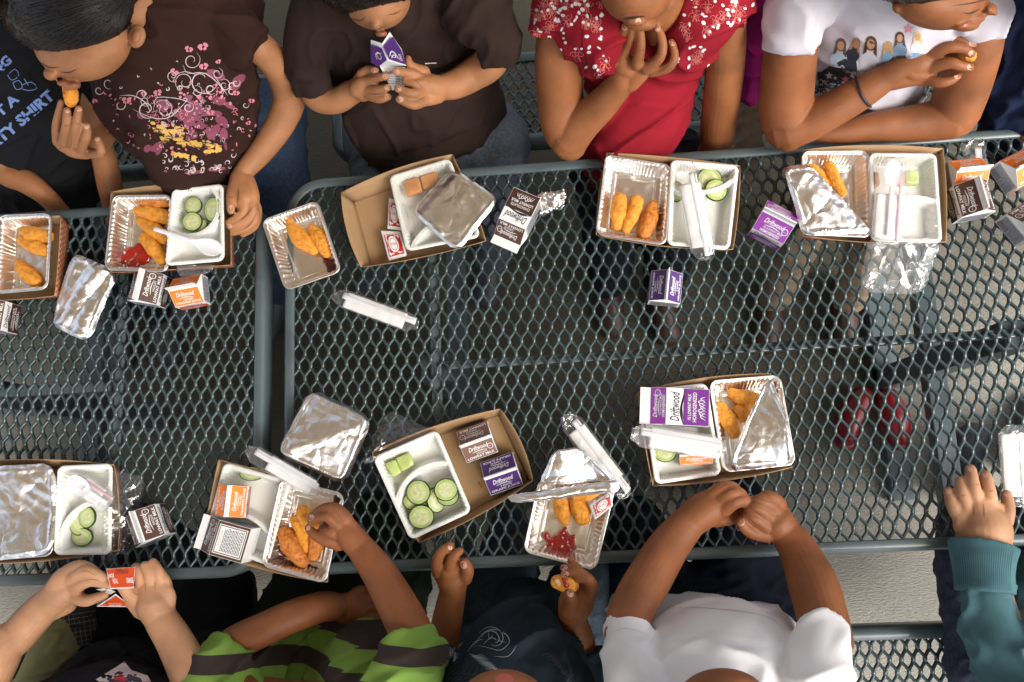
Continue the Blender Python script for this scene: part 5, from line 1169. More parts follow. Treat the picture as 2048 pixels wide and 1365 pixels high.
line(body, C4, [(1630, 88), (1680, 92), (1745, 62)], 3.5, MT['brow'], 'eyelashes'); line(body, C4, [(1560, 40), (1680, 25), (1800, -5)], 3, MT['brow'], 'eyebrow'); line(body, C4, [(1590, 192), (1640, 178), (1690, 150)], 4, MT['lip'], 'lips')
hair_cap(p, C4, 1400, -175, .385, 460, 225, .11, -3, tie=(-.9, 0), n=600)
S = Blob(); S.ch(C4, (1080, -80, .26, 640, .075), (1040, 100, .20, 560, .08), (1000, 280, .10, 480, .085), (960, 480, .02, 420, .09), (930, 660, -.06, 390, .09), (900, 850, -.12, 360, .09))
S.ch(C4, (560, -20, .27, 260), (490, 150, .26, 215), (465, 310, .23, 200), f1=True).ch(C4, (1700, 20, .26, 220), (1770, 130, .24, 165), (1780, 210, .22, 150), f1=True)
shirt = wear(p, 'shirt', S, cloth('white_cotton', (.60, .57, .62), col2=(.54, .51, .56)), (.007, .055, 1, -.7))
# generic printed group of people, stars and lettering
def fig(x, y, s, hair, top, low, flip=1, rot=0):
    c = lambda dx, dy: cp(C4, x + flip * s * (dx * math.cos(rot) - dy * math.sin(rot)), y + s * (dx * math.sin(rot) + dy * math.cos(rot)))
    def e(dx, dy, rx, ry, m, off): decal('print', shirt, [disc2(*c(dx, dy), rx * s / 3.413, ry * s / 3.413, 0, 12)], m, off)
    def pl(l, m, off): decal('print', shirt, [poly2([c(*q) for q in l])], m, off)
    pl([(-40, 45), (0, 32), (42, 45), (60, 110), (45, 160), (-45, 160), (-62, 110)], top, .0008); pl([(-45, 150), (45, 150), (80, 235), (30, 255), (-70, 250), (-110, 215)], low, .0009)
    e(0, 5, 38, 46, hair, .0010); pl([(-36, 5), (-44, 80), (-20, 60), (-22, 0)], hair, .0012); pl([(36, 5), (46, 85), (22, 60), (22, 0)], hair, .0012); e(0, 10, 24, 31, ink((.50, .26, .16)), .0014)
hb, hd, tw, td, tb = ink((.09, .04, .02)), ink((.02, .015, .015)), ink((.62, .62, .68)), ink((.03, .03, .045)), ink((.18, .28, .40))
fig(1200, 250, .85, hb, tb, td); fig(1120, 310, .8, ink((.5, .34, .12)), tb, td); fig(1320, 245, .75, ink((.6, .45, .2)), tw, tb); fig(800, 300, 1.0, ink((.12, .09, .06)), ink((.45, .58, .66)), td, 1, .15); fig(905, 290, .8, ink((.4, .22, .1)), td, td, 1, .3); fig(1005, 290, 1.1, hb, tw, tw, 1, .12)
decal('print', shirt, [poly2(C(C4, [(640, 490), (900, 500), (900, 560), (640, 545)]))], td, .0009)
def star(x, y, r): return poly2(C(C4, [(x + (r if k % 2 == 0 else r * .42) * math.sin(k * math.pi / 5), y - (r if k % 2 == 0 else r * .42) * math.cos(k * math.pi / 5)) for k in range(10)]))
decal('print', shirt, [star(830, 540, 34), star(1260, 195, 40), star(910, 515, 30)], pk, .0014); decal('print', shirt, [star(720, 515, 30), star(760, 530, 18)], tw, .0014)
shirt_text(shirt, C4, 'HIGH', 715, 575, 290, 62, 3, td, bold=.09); shirt_text(shirt, C4, 'HIGH', 712, 572, 286, 56, 3, ink((.55, .75, .85)), bold=.03); shirt_text(shirt, C4, 'CHO', 655, 620, 95, 34, 4, td, bold=.05)
# bracelet
ft = [hit(body, *cp(C4, *q), .0016) for q in spline([(903, 515, 0), (912, 570, 0), (935, 640, 0), (970, 700, 0), (1012, 738, 0)], 3)[:, :2]]; ft = [q for q in ft if q]
mid = (ft[0] + ft[-1]) / 2; vw = (mid - CAM).normalized(); up_ = [(q - mid) - vw * (q - mid).dot(vw) * 2 for q in ft[1:-1]]
pts = ft + [mid + q for q in up_][::-1] + [ft[0]]; V, F = tube([(q.x, q.y, q.z, .0026, .0026) for q in pts], 8)
o = mesh('bracelet', V, F, paint((.015, .012, .012), 'black_band', .5)); recentre(o); tag(o, 'thin black band round the wrist of the girl in white', 'bracelet')
legs(p, C4, [(750, 900), (1250, 900)], [(700, 1200), (1150, 1250)], cloth('tan_cotton', (.30, .235, .165)), r=.075, feet=[(330, 2050), (820, 2060)], shoe=paint((.05, .02, .012), 'brown_sandal'))
# ---------------------------------------------------------------- navy jacket at the right edge
B = Blob(); B.ch(C4, (2050, 500, .05, 60), (2090, 800, .0, 55), (2070, 930, .0, 50)).ell(C4, 2350, -100, .32, 300, 300, .11).ch(C4, (2300, 0, .2, 90), (2200, 500, .0, 90))
p, body = person('child in navy blue jacket cut off by the upper right edge', 'brown', B, .004)
S = Blob(); S.ch(C4, (2120, 20, .17, 230, .1), (2080, 300, .10, 270, .1), (2060, 520, .04, 290, .1), (2030, 760, -.05, 270, .09), (2000, 950, -.12, 200, .08)).ch(C4, (1950, 200, .14, 90), (1960, 480, .09, 130), (1990, 700, .03, 110)); wear(p, 'jacket', S, cloth('navy_cloth', (.012, .020, .055), col2=(.007, .011, .03)), (.012, .045, 1, 1.2))
hair_cap(p, C4, 2380, -200, .34, 320, 300, .12, n=20)
# ---------------------------------------------------------------- lower row: child with the orange carton
B = Blob()
B.ch(D1, (-160, 1500, .12, 140), (0, 1190, .10, 118), (100, 1100, .085, 100), (190, 1000, .075, 96), (260, 930, .075, 90), n=5)
B.ch(D1, (260, 930, .075, 88), (340, 870, .08, 92), (400, 820, .085, 66)).ch(D1, (300, 860, .085, 60), (360, 780, .095, 60), (410, 740, .10, 44)).ch(D1, (300, 960, .065, 55), (380, 930, .07, 48)).ell(D1, 370, 840, .082, 105, 90, .022)
for a in (((380, 740, .10, 38), (440, 712, .11, 35), (500, 722, .112, 30), (560, 760, .102, 24)), ((400, 780, .10, 40), (480, 738, .118, 36), (550, 760, .118, 30), (600, 790, .108, 24)), ((420, 830, .095, 38), (500, 795, .112, 34), (570, 805, .112, 28), (628, 822, .106, 23)), ((410, 880, .085, 40), (480, 905, .092, 34), (540, 890, .10, 28), (592, 872, .106, 23))): B.ch(D1, *a)
B.ch(D1, (1150, 1500, .12, 120), (1060, 1290, .09, 104), (980, 1130, .075, 94), (905, 1010, .07, 86), n=5)
B.ch(D1, (905, 1010, .07, 84), (870, 920, .072, 100), (850, 850, .075, 80)).ell(D1, 862, 890, .074, 128, 110, .022).ch(D1, (930, 930, .066, 55), (930, 850, .07, 45)).ch(D1, (800, 960, .072, 50), (740, 890, .085, 44))
for a in (((810, 850, .08, 38), (792, 780, .092, 33), (775, 730, .095, 28), (762, 715, .088, 24)), ((850, 830, .08, 38), (840, 760, .095, 32), (815, 710, .098, 27)), ((905, 830, .075, 38), (895, 750, .09, 31), (862, 690, .09, 25)), ((940, 850, .068, 34), (935, 800, .078, 28), (900, 740, .082, 24)), ((780, 920, .082, 42), (720, 860, .10, 36), (685, 810, .11, 31), (672, 780, .112, 26))): B.ch(D1, *a)
B.ch(D1, (600, 1700, .0, 200), (550, 1900, .1, 150)).ell(D1, 560, 2000, .30, 330, 300, .11)
B.ch(D1, (-160, 1500, .12, 140), (200, 1650, .1, 150), (600, 1700, .08, 180), (1000, 1600, .1, 150), (1150, 1500, .12, 120))
p, body = person('child in dark clothes squeezing an orange juice carton open with both hands', 'fair', B)
for x, y, ro in ((672, 772, 80),): nail(body, D1, x, y, 18, ro)
S = Blob(); S.ch(D1, (150, 1620, .08, 200, .1), (600, 1600, .06, 330, .1), (1000, 1560, .06, 200, .1)).ch(D1, (600, 1650, .06, 420, .1), (650, 1480, -.02, 360, .09), (680, 1380, -.08, 300, .09)); shirt = wear(p, 'shirt', S, cloth('black_print_cotton', (.014, .014, .017)))
decal('print', shirt, [poly2(C(D1, [(540, 1350), (640, 1290), (700, 1250), (740, 1300), (830, 1330), (850, 1364), (560, 1364)]))], wh, .001); decal('print', shirt, [poly2(C(D1, [(600, 1345), (670, 1305), (790, 1345), (800, 1364), (620, 1364)]))], td, .0014); decal('print', shirt, [poly2(C(D1, [(630, 1350), (680, 1318), (720, 1352), (700, 1364)]))], ink((.45, .02, .03)), .0018)
legs(p, D1, [(350, 1480), (1050, 1450)], [(600, 900), (1180, 900)], denim('black_denim', (.010, .011, .014)), r=.125, feet=[(500, 560), (800, 500)], shoe=paint((.03, .03, .03), 'dark_shoe'))
hair_cap(p, D1, 560, 2060, .33, 350, 320, .12, n=20)
S = Blob(); S.ch(D1, (180, 1450, -.06, 120, .05), (290, 1220, -.09, 130, .05), (330, 1100, -.11, 110, .04), n=5); o = wear(p, 'khaki_panel', S, cloth('khaki_green_cotton', (.30, .28, .13)))
S = Blob(); S.ch(D1, (400, 1130, -.12, 100, .03), (430, 1020, -.13, 110, .03), (470, 950, -.14, 80, .03)); o = wear(p, 'plaid_panel', S, cloth('dark_plaid', (.05, .052, .06)))
decal('print', o, [ribbon(C(D1, [(330 + 28 * k, 980 + 4 * k), (350 + 28 * k, 1170)]), 1.1, 2) for k in range(8)] + [ribbon(C(D1, [(320, 1000 + 26 * k), (540, 960 + 26 * k)]), 1.1, 2) for k in range(8)], ink((.2, .19, .17)), .001)
t = empty('juice_carton', tuple(P(*cp(D1, 670, 830), .09)), 'red and orange juice carton crushed between two pale hands', 'juice carton')
facets('board', D1, [[(598, 725, .118), (760, 715, .118), (752, 835, .125), (622, 842, .125)], [(540, 842, .10), (622, 870, .115), (650, 855, .115), (600, 835, .11)], [(545, 938, .08), (650, 868, .115), (740, 940, .08)], [(545, 938, .08), (740, 940, .08), (740, 900, .03), (545, 900, .03)]], MT['carton'], t)
facets('red_panel', D1, [[(600, 729, .1205), (758, 719, .1205), (750, 828, .1275), (624, 834, .1275)], [(562, 934, .0835), (650, 880, .1135), (735, 936, .0835)]], ink((.62, .07, .012)), t)
f = qface(D1, (605, 785, .1265), (752, 778, .1265), (600, 745, .1245), t); f.text('JUICE', .14, .4, .26, .7, WHITE, bold=.02); f.text('ORANGE', .85, -.3, .26, .8, WHITE, bold=.02); f.text('REAL', .3, -.3, .2, .7, WHITE); f.text('Driftwood', .6, 1.0, .5, .7, DARK, .3); f.done()
f = qface(D1, (575, 938, .085), (725, 938, .085), (580, 880, .105), t); f.text('Driftwood', .5, .45, .5, .4, WHITE, .3); f.text('100% REAL', .5, .12, .5, .16, WHITE); f.done()
# ---------------------------------------------------------------- green striped child
B = Blob()
B.ch(D5, (1500, 1060, .14, 150), (1450, 860, .13, 135), (1350, 660, .115, 122), (1240, 470, .10, 108), (1130, 320, .095, 90), n=5)
B.ch(D5, (1130, 320, .095, 88), (1050, 230, .10, 88), (1000, 160, .105, 66)).ell(D5, 1020, 200, .10, 100, 90, .022)
for a in (((1030, 130, .11, 50), (960, 62, .118, 42), (880, 62, .115, 35), (805, 108, .098, 27)), ((980, 170, .115, 44), (905, 110, .125, 36), (850, 115, .115, 31), (800, 140, .10, 25)), ((1000, 240, .10, 46), (920, 215, .115, 36), (880, 190, .10, 30)), ((990, 290, .095, 48), (900, 270, .105, 40), (830, 235, .105, 33), (782, 186, .10, 26)), ((1010, 200, .09, 40), (940, 170, .10, 34), (900, 160, .09, 28))): B.ch(D5, *a)
B.ch(D5, (120, 1120, .06, 130), (300, 950, .04, 112), (480, 860, .04, 106), (680, 770, .02, 104), (860, 710, -.01, 96), (950, 705, -.03, 90), n=5).ell(D5, 1050, 730, -.055, 125, 115, .025)
for a in (((1090, 660, -.05, 40), (1180, 640, -.065, 34), (1250, 660, -.09, 28)), ((1120, 710, -.05, 40), (1210, 700, -.065, 35), (1290, 730, -.09, 28)), ((1120, 770, -.055, 40), (1200, 780, -.07, 34), (1270, 800, -.09, 28)), ((1060, 650, -.045, 40), (1120, 600, -.06, 34), (1180, 605, -.08, 27)), ((1100, 820, -.06, 36), (1170, 840, -.08, 30))): B.ch(D5, *a)
B.ch(D5, (120, 1120, .05, 130), (500, 1400, .05, 200), (1100, 1400, .08, 200), (1500, 1100, .13, 150)).ch(D5, (750, 1400, .1, 160), (750, 1700, .2, 140)).ell(D5, 750, 1800, .32, 330, 320, .11)
p, body = person('child in green and brown striped shirt reaching into a foil pan', 'brown', B)
for x, y, ro in ((797, 118, 150), (770, 182, 30)): nail(body, D5, x, y, 20, ro)
S = Blob(); S.ch(D5, (300, 1500, .06, 400, .08), (420, 1290, .0, 380, .08), (620, 1160, -.06, 330, .07), (850, 1050, -.10, 300, .07)).ch(D5, (1250, 1500, .10, 400, .09), (1200, 1250, .04, 330, .09), (1050, 1100, -.04, 300, .07), (950, 1020, -.08, 230, .07))
S.ch(D5, (60, 1400, .10, 250), (130, 1230, .09, 200), (240, 1060, .06, 165), (290, 1000, .045, 150), f1=True).ch(D5, (1350, 1350, .13, 260), (1450, 1150, .14, 225), (1470, 1000, .14, 200), (1440, 885, .13, 178), f1=True)
gm = bpy.data.materials.new('green_brown_stripes'); gm.use_nodes = True; gn = gm.node_tree; gb = gn.nodes['Principled BSDF']; gb.inputs['Roughness'].default_value = .9
ge = N(gn, 'ShaderNodeNewGeometry'); gw = N(gn, 'ShaderNodeTexWave', wave_type='BANDS', bands_direction='Y'); gw.inputs['Scale'].default_value = 3.4; gw.inputs['Distortion'].default_value = 1.1; gw.inputs['Detail'].default_value = 0; gw.inputs['Detail Scale'].default_value = 1.5
gmap = N(gn, 'ShaderNodeMapping'); gmap.inputs['Scale'].default_value = (.8, 1.5, 0); gmap.inputs['Rotation'].default_value = (0, 0, .25); gn.links.new(ge.outputs['Position'], gmap.inputs['Vector']); gn.links.new(gmap.outputs[0], gw.inputs['Vector'])
grp = N(gn, 'ShaderNodeValToRGB'); grp.color_ramp.interpolation = 'CONSTANT'; grp.color_ramp.elements[0].color = (.035, .022, .018, 1); grp.color_ramp.elements[1].position = .46; grp.color_ramp.elements[1].color = (.17, .30, .045, 1); gn.links.new(gw.outputs['Fac'], grp.inputs[0]); gn.links.new(grp.outputs[0], gb.inputs['Base Color'])
gno = N(gn, 'ShaderNodeTexNoise'); gno.inputs['Scale'].default_value = 900; gbu = N(gn, 'ShaderNodeBump'); gbu.inputs['Strength'].default_value = .3; gbu.inputs['Distance'].default_value = .001; gn.links.new(gno.outputs['Fac'], gbu.inputs['Height']); gn.links.new(gbu.outputs[0], gb.inputs['Normal']); add_folds(gm)
wear(p, 'striped_shirt', S, gm, (.009, .05, 1, .55))
legs(p, D5, [(620, 1050), (1150, 1020)], [(860, 520), (1330, 480)], cloth('dark_olive_cotton', (.014, .020, .012)), r=.112, feet=[(760, 100), (1250, 100)], shoe=paint((.03, .03, .03), 'dark_shoe'))
hair_cap(p, D5, 750, 1880, .34, 350, 330, .12, n=20)
# ---------------------------------------------------------------- dark blue shirt child with ketchup strip
B = Blob()
B.ch(D6, (120, 1200, -.02, 130), (150, 960, .0, 124), (190, 740, .02, 116), (230, 540, .045, 104), n=5).ch(D6, (230, 540, .045, 104), (220, 440, .055, 118), (200, 380, .062, 90)).ell(D6, 225, 400, .055, 150, 128, .022)
for a in (((110, 390, .06, 54), (100, 310, .078, 46), (130, 230, .09, 41), (205, 172, .092, 34)), ((200, 380, .068, 50), (215, 300, .088, 43), (255, 240, .095, 37), (288, 215, .092, 32)), ((330, 440, .065, 56), (350, 370, .078, 50), (325, 310, .088, 42)), ((150, 360, .055, 46), (150, 270, .065, 38), (200, 220, .07, 32))): B.ch(D6, *a)
B.ch(D6, (1230, 1250, -.02, 160), (1240, 1000, .0, 150), (1220, 850, .03, 124), (1200, 760, .055, 108), n=5).ch(D6, (1200, 760, .055, 108), (1230, 660, .07, 124), (1290, 570, .08, 96)).ell(D6, 1240, 640, .07, 140, 140, .024)
for a in (((1330, 590, .085, 56), (1370, 510, .105, 50), (1330, 440, .12, 44), (1250, 440, .118, 37)), ((1350, 520, .095, 48), (1320, 430, .112, 42), (1240, 385, .118, 37), (1140, 402, .112, 31)), ((1330, 480, .085, 42), (1280, 390, .10, 36), (1210, 345, .102, 32), (1130, 355, .095, 27)), ((1300, 440, .07, 36), (1250, 350, .08, 30), (1190, 292, .08, 26)), ((1180, 720, .085, 60), (1200, 640, .10, 55), (1195, 590, .112, 48), (1180, 555, .118, 40))): B.ch(D6, *a)
B.ell(D6, 640, 1330, .36, 165, 130, .06).ell(D6, 650, 1262, .37, 78, 48, .03).ell(D6, 640, 1560, .34, 380, 350, .10).ch(D6, (650, 1500, .2, 200), (650, 1300, .12, 150)).ch(D6, (120, 1200, -.02, 130), (300, 1500, .05, 200), (900, 1550, .05, 200), (1230, 1250, -.02, 160))
p, body = person('child in dark blue shirt holding a bitten strip dipped in ketchup', 'deep', B)
for x, y, ro in ((318, 330, 70), (215, 175, 130), (1192, 562, 80), (1150, 402, 0), (1140, 354, 0)): nail(body, D6, x, y, 24, ro)
decal('lips', body, [disc2(*cp(D6, 650, 1272), 19, 12)], mat('lip_skin', (.52, .12, .09), .35), .0006)
S = Blob(); S.ch(D6, (760, 1500, .15, 560, .1), (780, 1300, .10, 520, .1), (800, 1080, .03, 430, .1), (820, 900, -.03, 340, .1), (830, 760, -.09, 280, .08)).ch(D6, (200, 1400, .06, 220), (170, 1250, .04, 190), (170, 1080, .01, 160), f1=True).ch(D6, (1350, 1500, .05, 220), (1330, 1300, .02, 200), (1290, 1120, -.01, 180), f1=True)
shirt = wear(p, 'shirt', S, cloth('slate_blue_cotton', (.018, .030, .040), col2=(.012, .018, .024)), (.012, .06, 1, .6))
wl = paint((.34, .38, .38), 'grey_line_print', .7); R = random.Random(4)
Ls = [curl(560, 950, 130, 3.6, .75), curl(560, 950, 100, 3.4, .6), [(400, 1010), (470, 900), (560, 860), (660, 900), (690, 970), (620, 1030), (520, 1010), (430, 990)], [(480, 985), (540, 930), (600, 950), (660, 970)], [(520, 880), (530, 940), (560, 900)], [(560, 1080), (680, 1080), (750, 990)], [(350, 1040), (420, 960), (480, 940)]]
for k in range(16): a = 420 + k * 12; Ls.append([(a - 60, 1060 + k * 11), (a, 1075 + k * 9), (a + 60, 1062 + k * 12)])
for k in range(14): Ls.append([(150 + R.uniform(-40, 60), 1010 + R.uniform(-40, 120)), (190 + R.uniform(-30, 60), 1060 + R.uniform(-40, 80)), (230 + R.uniform(-30, 60), 980 + R.uniform(-40, 120))])
decal('print', shirt, [ribbon(C(D6, l), R.uniform(.9, 1.6), 3, True) for l in Ls], wl, .001)
decal('print', shirt, [disc2(*cp(D6, 160 + R.uniform(-30, 30), 1110 + R.uniform(-40, 60)), R.uniform(3, 8), R.uniform(2, 5), R.uniform(0, 180)) for k in range(6)], paint((.28, .38, .08), 'lime_print', .7), .0008)
Ls = [[(900 + R.uniform(-50, 100) + 30 * k, 1080 + 18 * k), (1000 + 20 * k, 1060 + 24 * k), (1090 + 20 * k, 1110 + 24 * k)] for k in range(9)] + [[(60 + 40 * k, 1290), (110 + 45 * k, 1230), (180 + 45 * k, 1200 + 5 * k), (240 + 40 * k, 1150)] for k in range(8)]
decal('print', shirt, [ribbon(C(D6, l), 1.6, 3, True) for l in Ls], td, .001)
legs(p, D6, [(550, 950), (1150, 950)], [(680, 330), (1350, 330)], denim('dark_blue_denim', (.040, .058, .078)), r=.085, feet=[(700, 0), (1400, 0)], shoe=paint((.03, .03, .03), 'dark_shoe'))
hair_cap(p, D6, 640, 1750, .36, 400, 380, .12, n=20)
strip([(1113, 1164, 12), (1128, 1166, 16), (1142, 1170, 15)], .112, 'bitten strip with a ketchup dab held over the table edge', seed=33, flat=.9)
puddle([(1131, 1163, 6), (1133, 1171, 6), (1127, 1158, 4)], .128, MT['ketchup'], 'ketchup_dab', 'ketchup dab on the bitten strip in the raised hand', 'ketchup', .005)
puddle([(1114, 1163, 6), (1118, 1168, 5)], .124, MT['meat'], 'bitten_meat', 'pale bitten end of the strip held in the raised hand', 'chicken', .004)
# ---------------------------------------------------------------- child in plain white shirt
B = Blob()
B.ch(D7, (230, 1080, .18, 130), (270, 900, .15, 136), (390, 680, .105, 138), (520, 470, .07, 124), (640, 320, .055, 108), n=5).ch(D7, (640, 320, .055, 104), (740, 240, .06, 112), (840, 190, .062, 104)).ell(D7, 830, 220, .06, 140, 120, .026)
for a in (((800, 130, .075, 44), (870, 88, .085, 42), (935, 82, .082, 38), (970, 110, .07, 34)), ((850, 170, .08, 46), (920, 125, .092, 44), (985, 125, .088, 40), (1010, 160, .07, 34)), ((880, 230, .08, 48), (950, 178, .092, 46), (1020, 168, .086, 42), (1030, 215, .068, 34)), ((860, 290, .06, 46), (930, 290, .06, 38), (980, 250, .06, 32))): B.ch(D7, *a)
B.ch(D7, (1560, 1090, .20, 150), (1525, 920, .165, 150), (1460, 700, .115, 146), (1370, 500, .075, 118), (1290, 385, .06, 100), n=5).ch(D7, (1290, 385, .06, 98), (1220, 310, .062, 112), (1180, 250, .066, 90)).ell(D7, 1190, 290, .062, 130, 125, .026)
for a in (((1250, 190, .075, 42), (1200, 150, .088, 40), (1150, 142, .086, 36), (1120, 170, .072, 31)), ((1220, 235, .08, 44), (1150, 175, .094, 42), (1090, 175, .09, 39), (1065, 205, .074, 32)), ((1190, 290, .08, 44), (1110, 225, .094, 42), (1050, 225, .088, 38), (1035, 255, .074, 31)), ((1160, 345, .078, 44), (1085, 290, .09, 41), (1030, 275, .086, 36), (1010, 300, .072, 30)), ((1170, 400, .068, 46), (1080, 385, .076, 42), (1020, 350, .086, 37), (992, 312, .092, 31))): B.ch(D7, *a)
B.ell(D7, 870, 1480, .37, 270, 190, .09).ell(D7, 850, 1335, .40, 60, 40, .025).ell(D7, 770, 1345, .385, 90, 40, .02).ell(D7, 960, 1350, .385, 90, 40, .02).ch(D7, (860, 1600, .3, 180), (850, 1400, .22, 170)).ch(D7, (230, 1080, .18, 130), (400, 1350, .18, 180), (1200, 1400, .18, 200), (1560, 1090, .20, 150))
p, body = person('child in plain white shirt with both fists together on the table', 'brown', B)
nail(body, D7, 992, 305, 24, 70)
S = Blob(); S.ch(D7, (830, 1550, .22, 620, .09), (810, 1370, .19, 560, .09), (770, 1210, .11, 560, .09), (740, 1090, .05, 570, .08), (735, 985, -.01, 575, .06), (740, 920, -.04, 565, .035), (742, 890, -.06, 545, .02), f1=True)
S.ch(D7, (320, 1450, .24, 230), (270, 1280, .225, 175), (255, 1120, .19, 158), (250, 985, .16, 142), f1=True).ch(D7, (1450, 1450, .25, 260), (1500, 1270, .235, 200), (1530, 1100, .205, 172), (1535, 1010, .185, 158), f1=True)
shirt = wear(p, 'shirt', S, cloth('plain_white_cotton', (.74, .73, .74), col2=(.70, .69, .70)), (.006, .06, 1, .55))
line(shirt, D7, [(130, 1040), (240, 1012), (372, 1050)], 1.0, ink((.5, .48, .48)), 'seam'); line(shirt, D7, [(420, 870), (800, 880), (1150, 930), (1300, 1040)], 1.0, ink((.5, .48, .48)), 'seam')
legs(p, D7, [(480, 1000), (1050, 1000)], [(330, 600), (960, 560)], cloth('black_navy_cotton', (.008, .010, .020)), r=.112, feet=[(300, 300), (960, 150)], shoe=paint((.03, .03, .03), 'dark_shoe'))
hair_cap(p, D7, 870, 1660, .40, 330, 240, .12, n=20)
crumple([(1460, 1030), (1490, 1020), (1494, 1044), (1476, 1066)], .055, MT['film_dull'], 'wrapper_scrap', 'scrap of clear wrapper pinched between the fists of the white shirt child', 'wrapper', amp=.006, hf=3, seed=91, n=18)
# ---------------------------------------------------------------- teal sweatshirt child
B = Blob()
B.ch(D8, (720, 850, .035, 80), (720, 740, .035, 100), (720, 660, .036, 104), (700, 590, .036, 70)).ell(D8, 718, 640, .036, 118, 100, .018).ch(D8, (640, 660, .034, 50), (610, 600, .036, 30)).ch(D8, (770, 690, .034, 50), (815, 640, .034, 34))
for a in (((620, 630, .034, 32), (580, 565, .038, 27), (563, 505, .032, 21)), ((655, 600, .040, 32), (625, 520, .046, 27), (617, 458, .036, 22)), ((700, 590, .042, 33), (675, 490, .050, 28), (661, 405, .036, 23)), ((755, 600, .040, 33), (745, 510, .046, 28), (729, 432, .034, 23)), ((805, 670, .034, 34), (830, 590, .036, 28), (824, 520, .030, 22))): B.ch(D8, *a)
B.ch(D8, (720, 850, .035, 80), (800, 1100, .05, 80), (1000, 1500, .1, 100), (1100, 1700, .2, 90)).ell(D8, 1150, 1850, .32, 230, 230, .11)
p, body = person('child in teal sweatshirt with one hand spread flat on the table', 'fair', B)
SK2 = body
for x, y, ro in ((561, 498, 80), (660, 398, 90), (727, 426, 85), (823, 512, 90)): nail(body, D8, x, y, 13, ro)
tm = cloth('teal_fleece', (.075, .165, .185), col2=(.05, .115, .13))
S = Blob(); S.ch(D8, (735, 960, .05, 100), (750, 1080, .055, 108), (800, 1220, .07, 125), (920, 1350, .09, 150), (1000, 1500, .1, 170)).ch(D8, (1000, 900, .0, 120), (1020, 1100, .03, 150), (1000, 1300, .08, 170), (1050, 1500, .1, 250)); wear(p, 'sweatshirt', S, tm, (.010, .045, 1, -.4))
S = Blob(); S.ch(D8, (718, 742, .038, 134), (716, 800, .042, 122), (720, 880, .046, 112), (726, 960, .050, 112), f0=True, f1=True, n=6)
cuff = wear(p, 'ribbed_cuff', S, tm, None, .0035)
cuff.data.update()
for k in range(26):
    x = 600 + k * 9.6
    line(cuff, D8, [(x - (x - 720) * -.14, 752), (x, 850), (x, 950)], 1.3, cloth('teal_rib', (.035, .085, .10)) if k == 0 else bpy.data.materials['teal_rib'], 'rib', .0004)
legs(p, D8, [(760, 1300), (1080, 1300)], [(650, 800), (1000, 760)], denim('slate_denim', (.045, .055, .085)), r=.080, feet=[(620, 430), (900, 300)], shoe=paint((.05, .05, .06), 'dark_shoe'))
hair_cap(p, D8, 1150, 1900, .34, 250, 250, .12, n=20)
CR = {}
def creases(body, crop, skin_c, lines, wd=2.3):  # dark decal lines: shade between fingers and in knuckle folds, painted on
    m = CR.setdefault(skin_c, mat('skin_crease', skin_c, .6)); o = decal('skin_creases', body, [ribbon([cp(crop, *q) for q in l], wd, 5, True) for l in lines], m, .0003)
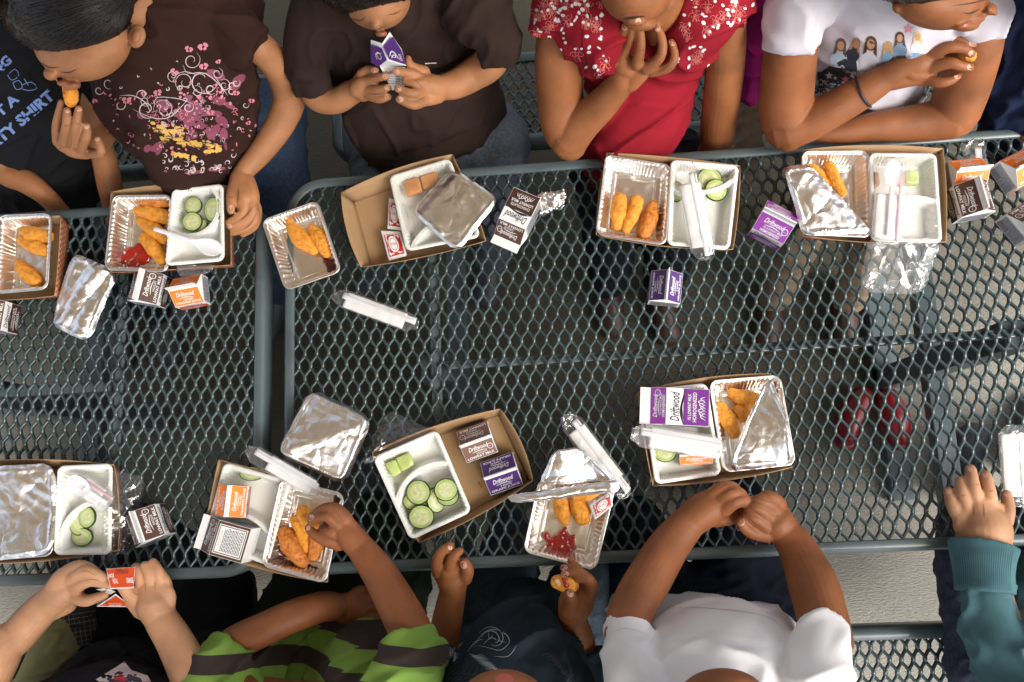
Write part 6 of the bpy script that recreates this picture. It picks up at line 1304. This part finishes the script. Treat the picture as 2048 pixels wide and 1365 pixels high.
for lab, crop, c, lines in [
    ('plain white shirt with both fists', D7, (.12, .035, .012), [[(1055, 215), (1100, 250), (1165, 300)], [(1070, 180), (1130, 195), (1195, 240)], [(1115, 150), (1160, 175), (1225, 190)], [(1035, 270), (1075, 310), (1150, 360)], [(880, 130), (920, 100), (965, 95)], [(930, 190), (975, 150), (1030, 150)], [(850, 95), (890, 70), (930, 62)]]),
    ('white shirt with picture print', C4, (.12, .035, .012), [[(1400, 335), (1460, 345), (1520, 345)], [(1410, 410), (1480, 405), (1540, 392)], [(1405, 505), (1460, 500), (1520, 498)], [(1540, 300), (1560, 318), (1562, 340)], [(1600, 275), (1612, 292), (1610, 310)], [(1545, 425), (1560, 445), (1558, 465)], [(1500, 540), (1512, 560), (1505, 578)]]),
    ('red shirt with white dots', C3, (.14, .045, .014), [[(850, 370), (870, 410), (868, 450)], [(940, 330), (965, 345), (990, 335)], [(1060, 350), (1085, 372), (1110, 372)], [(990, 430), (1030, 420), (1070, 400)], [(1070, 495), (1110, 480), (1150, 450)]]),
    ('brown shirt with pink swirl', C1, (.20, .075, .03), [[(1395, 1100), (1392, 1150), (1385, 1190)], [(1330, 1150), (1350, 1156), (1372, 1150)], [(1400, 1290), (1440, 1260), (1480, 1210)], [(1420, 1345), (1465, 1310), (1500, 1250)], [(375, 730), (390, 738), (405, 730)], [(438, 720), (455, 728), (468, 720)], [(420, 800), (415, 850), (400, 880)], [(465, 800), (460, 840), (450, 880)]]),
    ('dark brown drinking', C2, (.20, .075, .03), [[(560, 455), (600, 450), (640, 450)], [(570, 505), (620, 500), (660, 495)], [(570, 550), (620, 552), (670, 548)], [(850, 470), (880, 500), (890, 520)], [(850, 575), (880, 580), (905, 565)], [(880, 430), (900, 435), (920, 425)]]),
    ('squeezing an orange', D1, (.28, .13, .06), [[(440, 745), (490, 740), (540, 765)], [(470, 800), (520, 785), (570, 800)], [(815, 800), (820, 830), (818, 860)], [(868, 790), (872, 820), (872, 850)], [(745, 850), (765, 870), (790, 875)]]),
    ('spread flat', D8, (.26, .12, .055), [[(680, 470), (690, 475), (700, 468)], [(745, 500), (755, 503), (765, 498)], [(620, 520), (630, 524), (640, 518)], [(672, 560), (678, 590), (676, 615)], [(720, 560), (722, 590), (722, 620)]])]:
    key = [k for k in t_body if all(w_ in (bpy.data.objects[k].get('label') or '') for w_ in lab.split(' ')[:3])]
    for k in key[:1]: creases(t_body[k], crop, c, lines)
# ---------------------------------------------------------------- feet under the table
def foot_shoe(name, px, label, m, z=-.70):
    S = Blob(); S.ch(F0, *[(x, y, z, r) for x, y, r in px]); o = obj(name, S.mesh(.005, 3), m); recentre(o); tag(o, label, 'shoe')
red = paint((.17, .005, .008), 'red_patent_shoe', .3)
foot_shoe('red_shoe', [(1692, 880, 22), (1700, 840, 28), (1722, 798, 24)], 'left red shoe seen through the table mesh', red)
foot_shoe('red_shoe', [(1800, 880, 20), (1788, 838, 30), (1776, 800, 24)], 'right red shoe seen through the table mesh', red)
# strip at the girl's mouth
strip([(139, 176, 15), (141, 192, 15), (141, 206, 12)], .300, 'strip held upright at the mouth of the printed brown shirt girl', seed=41)
strip([(1928, 104, 12), (1938, 110, 14), (1944, 116, 11)], .205, 'last bite of strip in the fingers of the white shirt girl', seed=42)
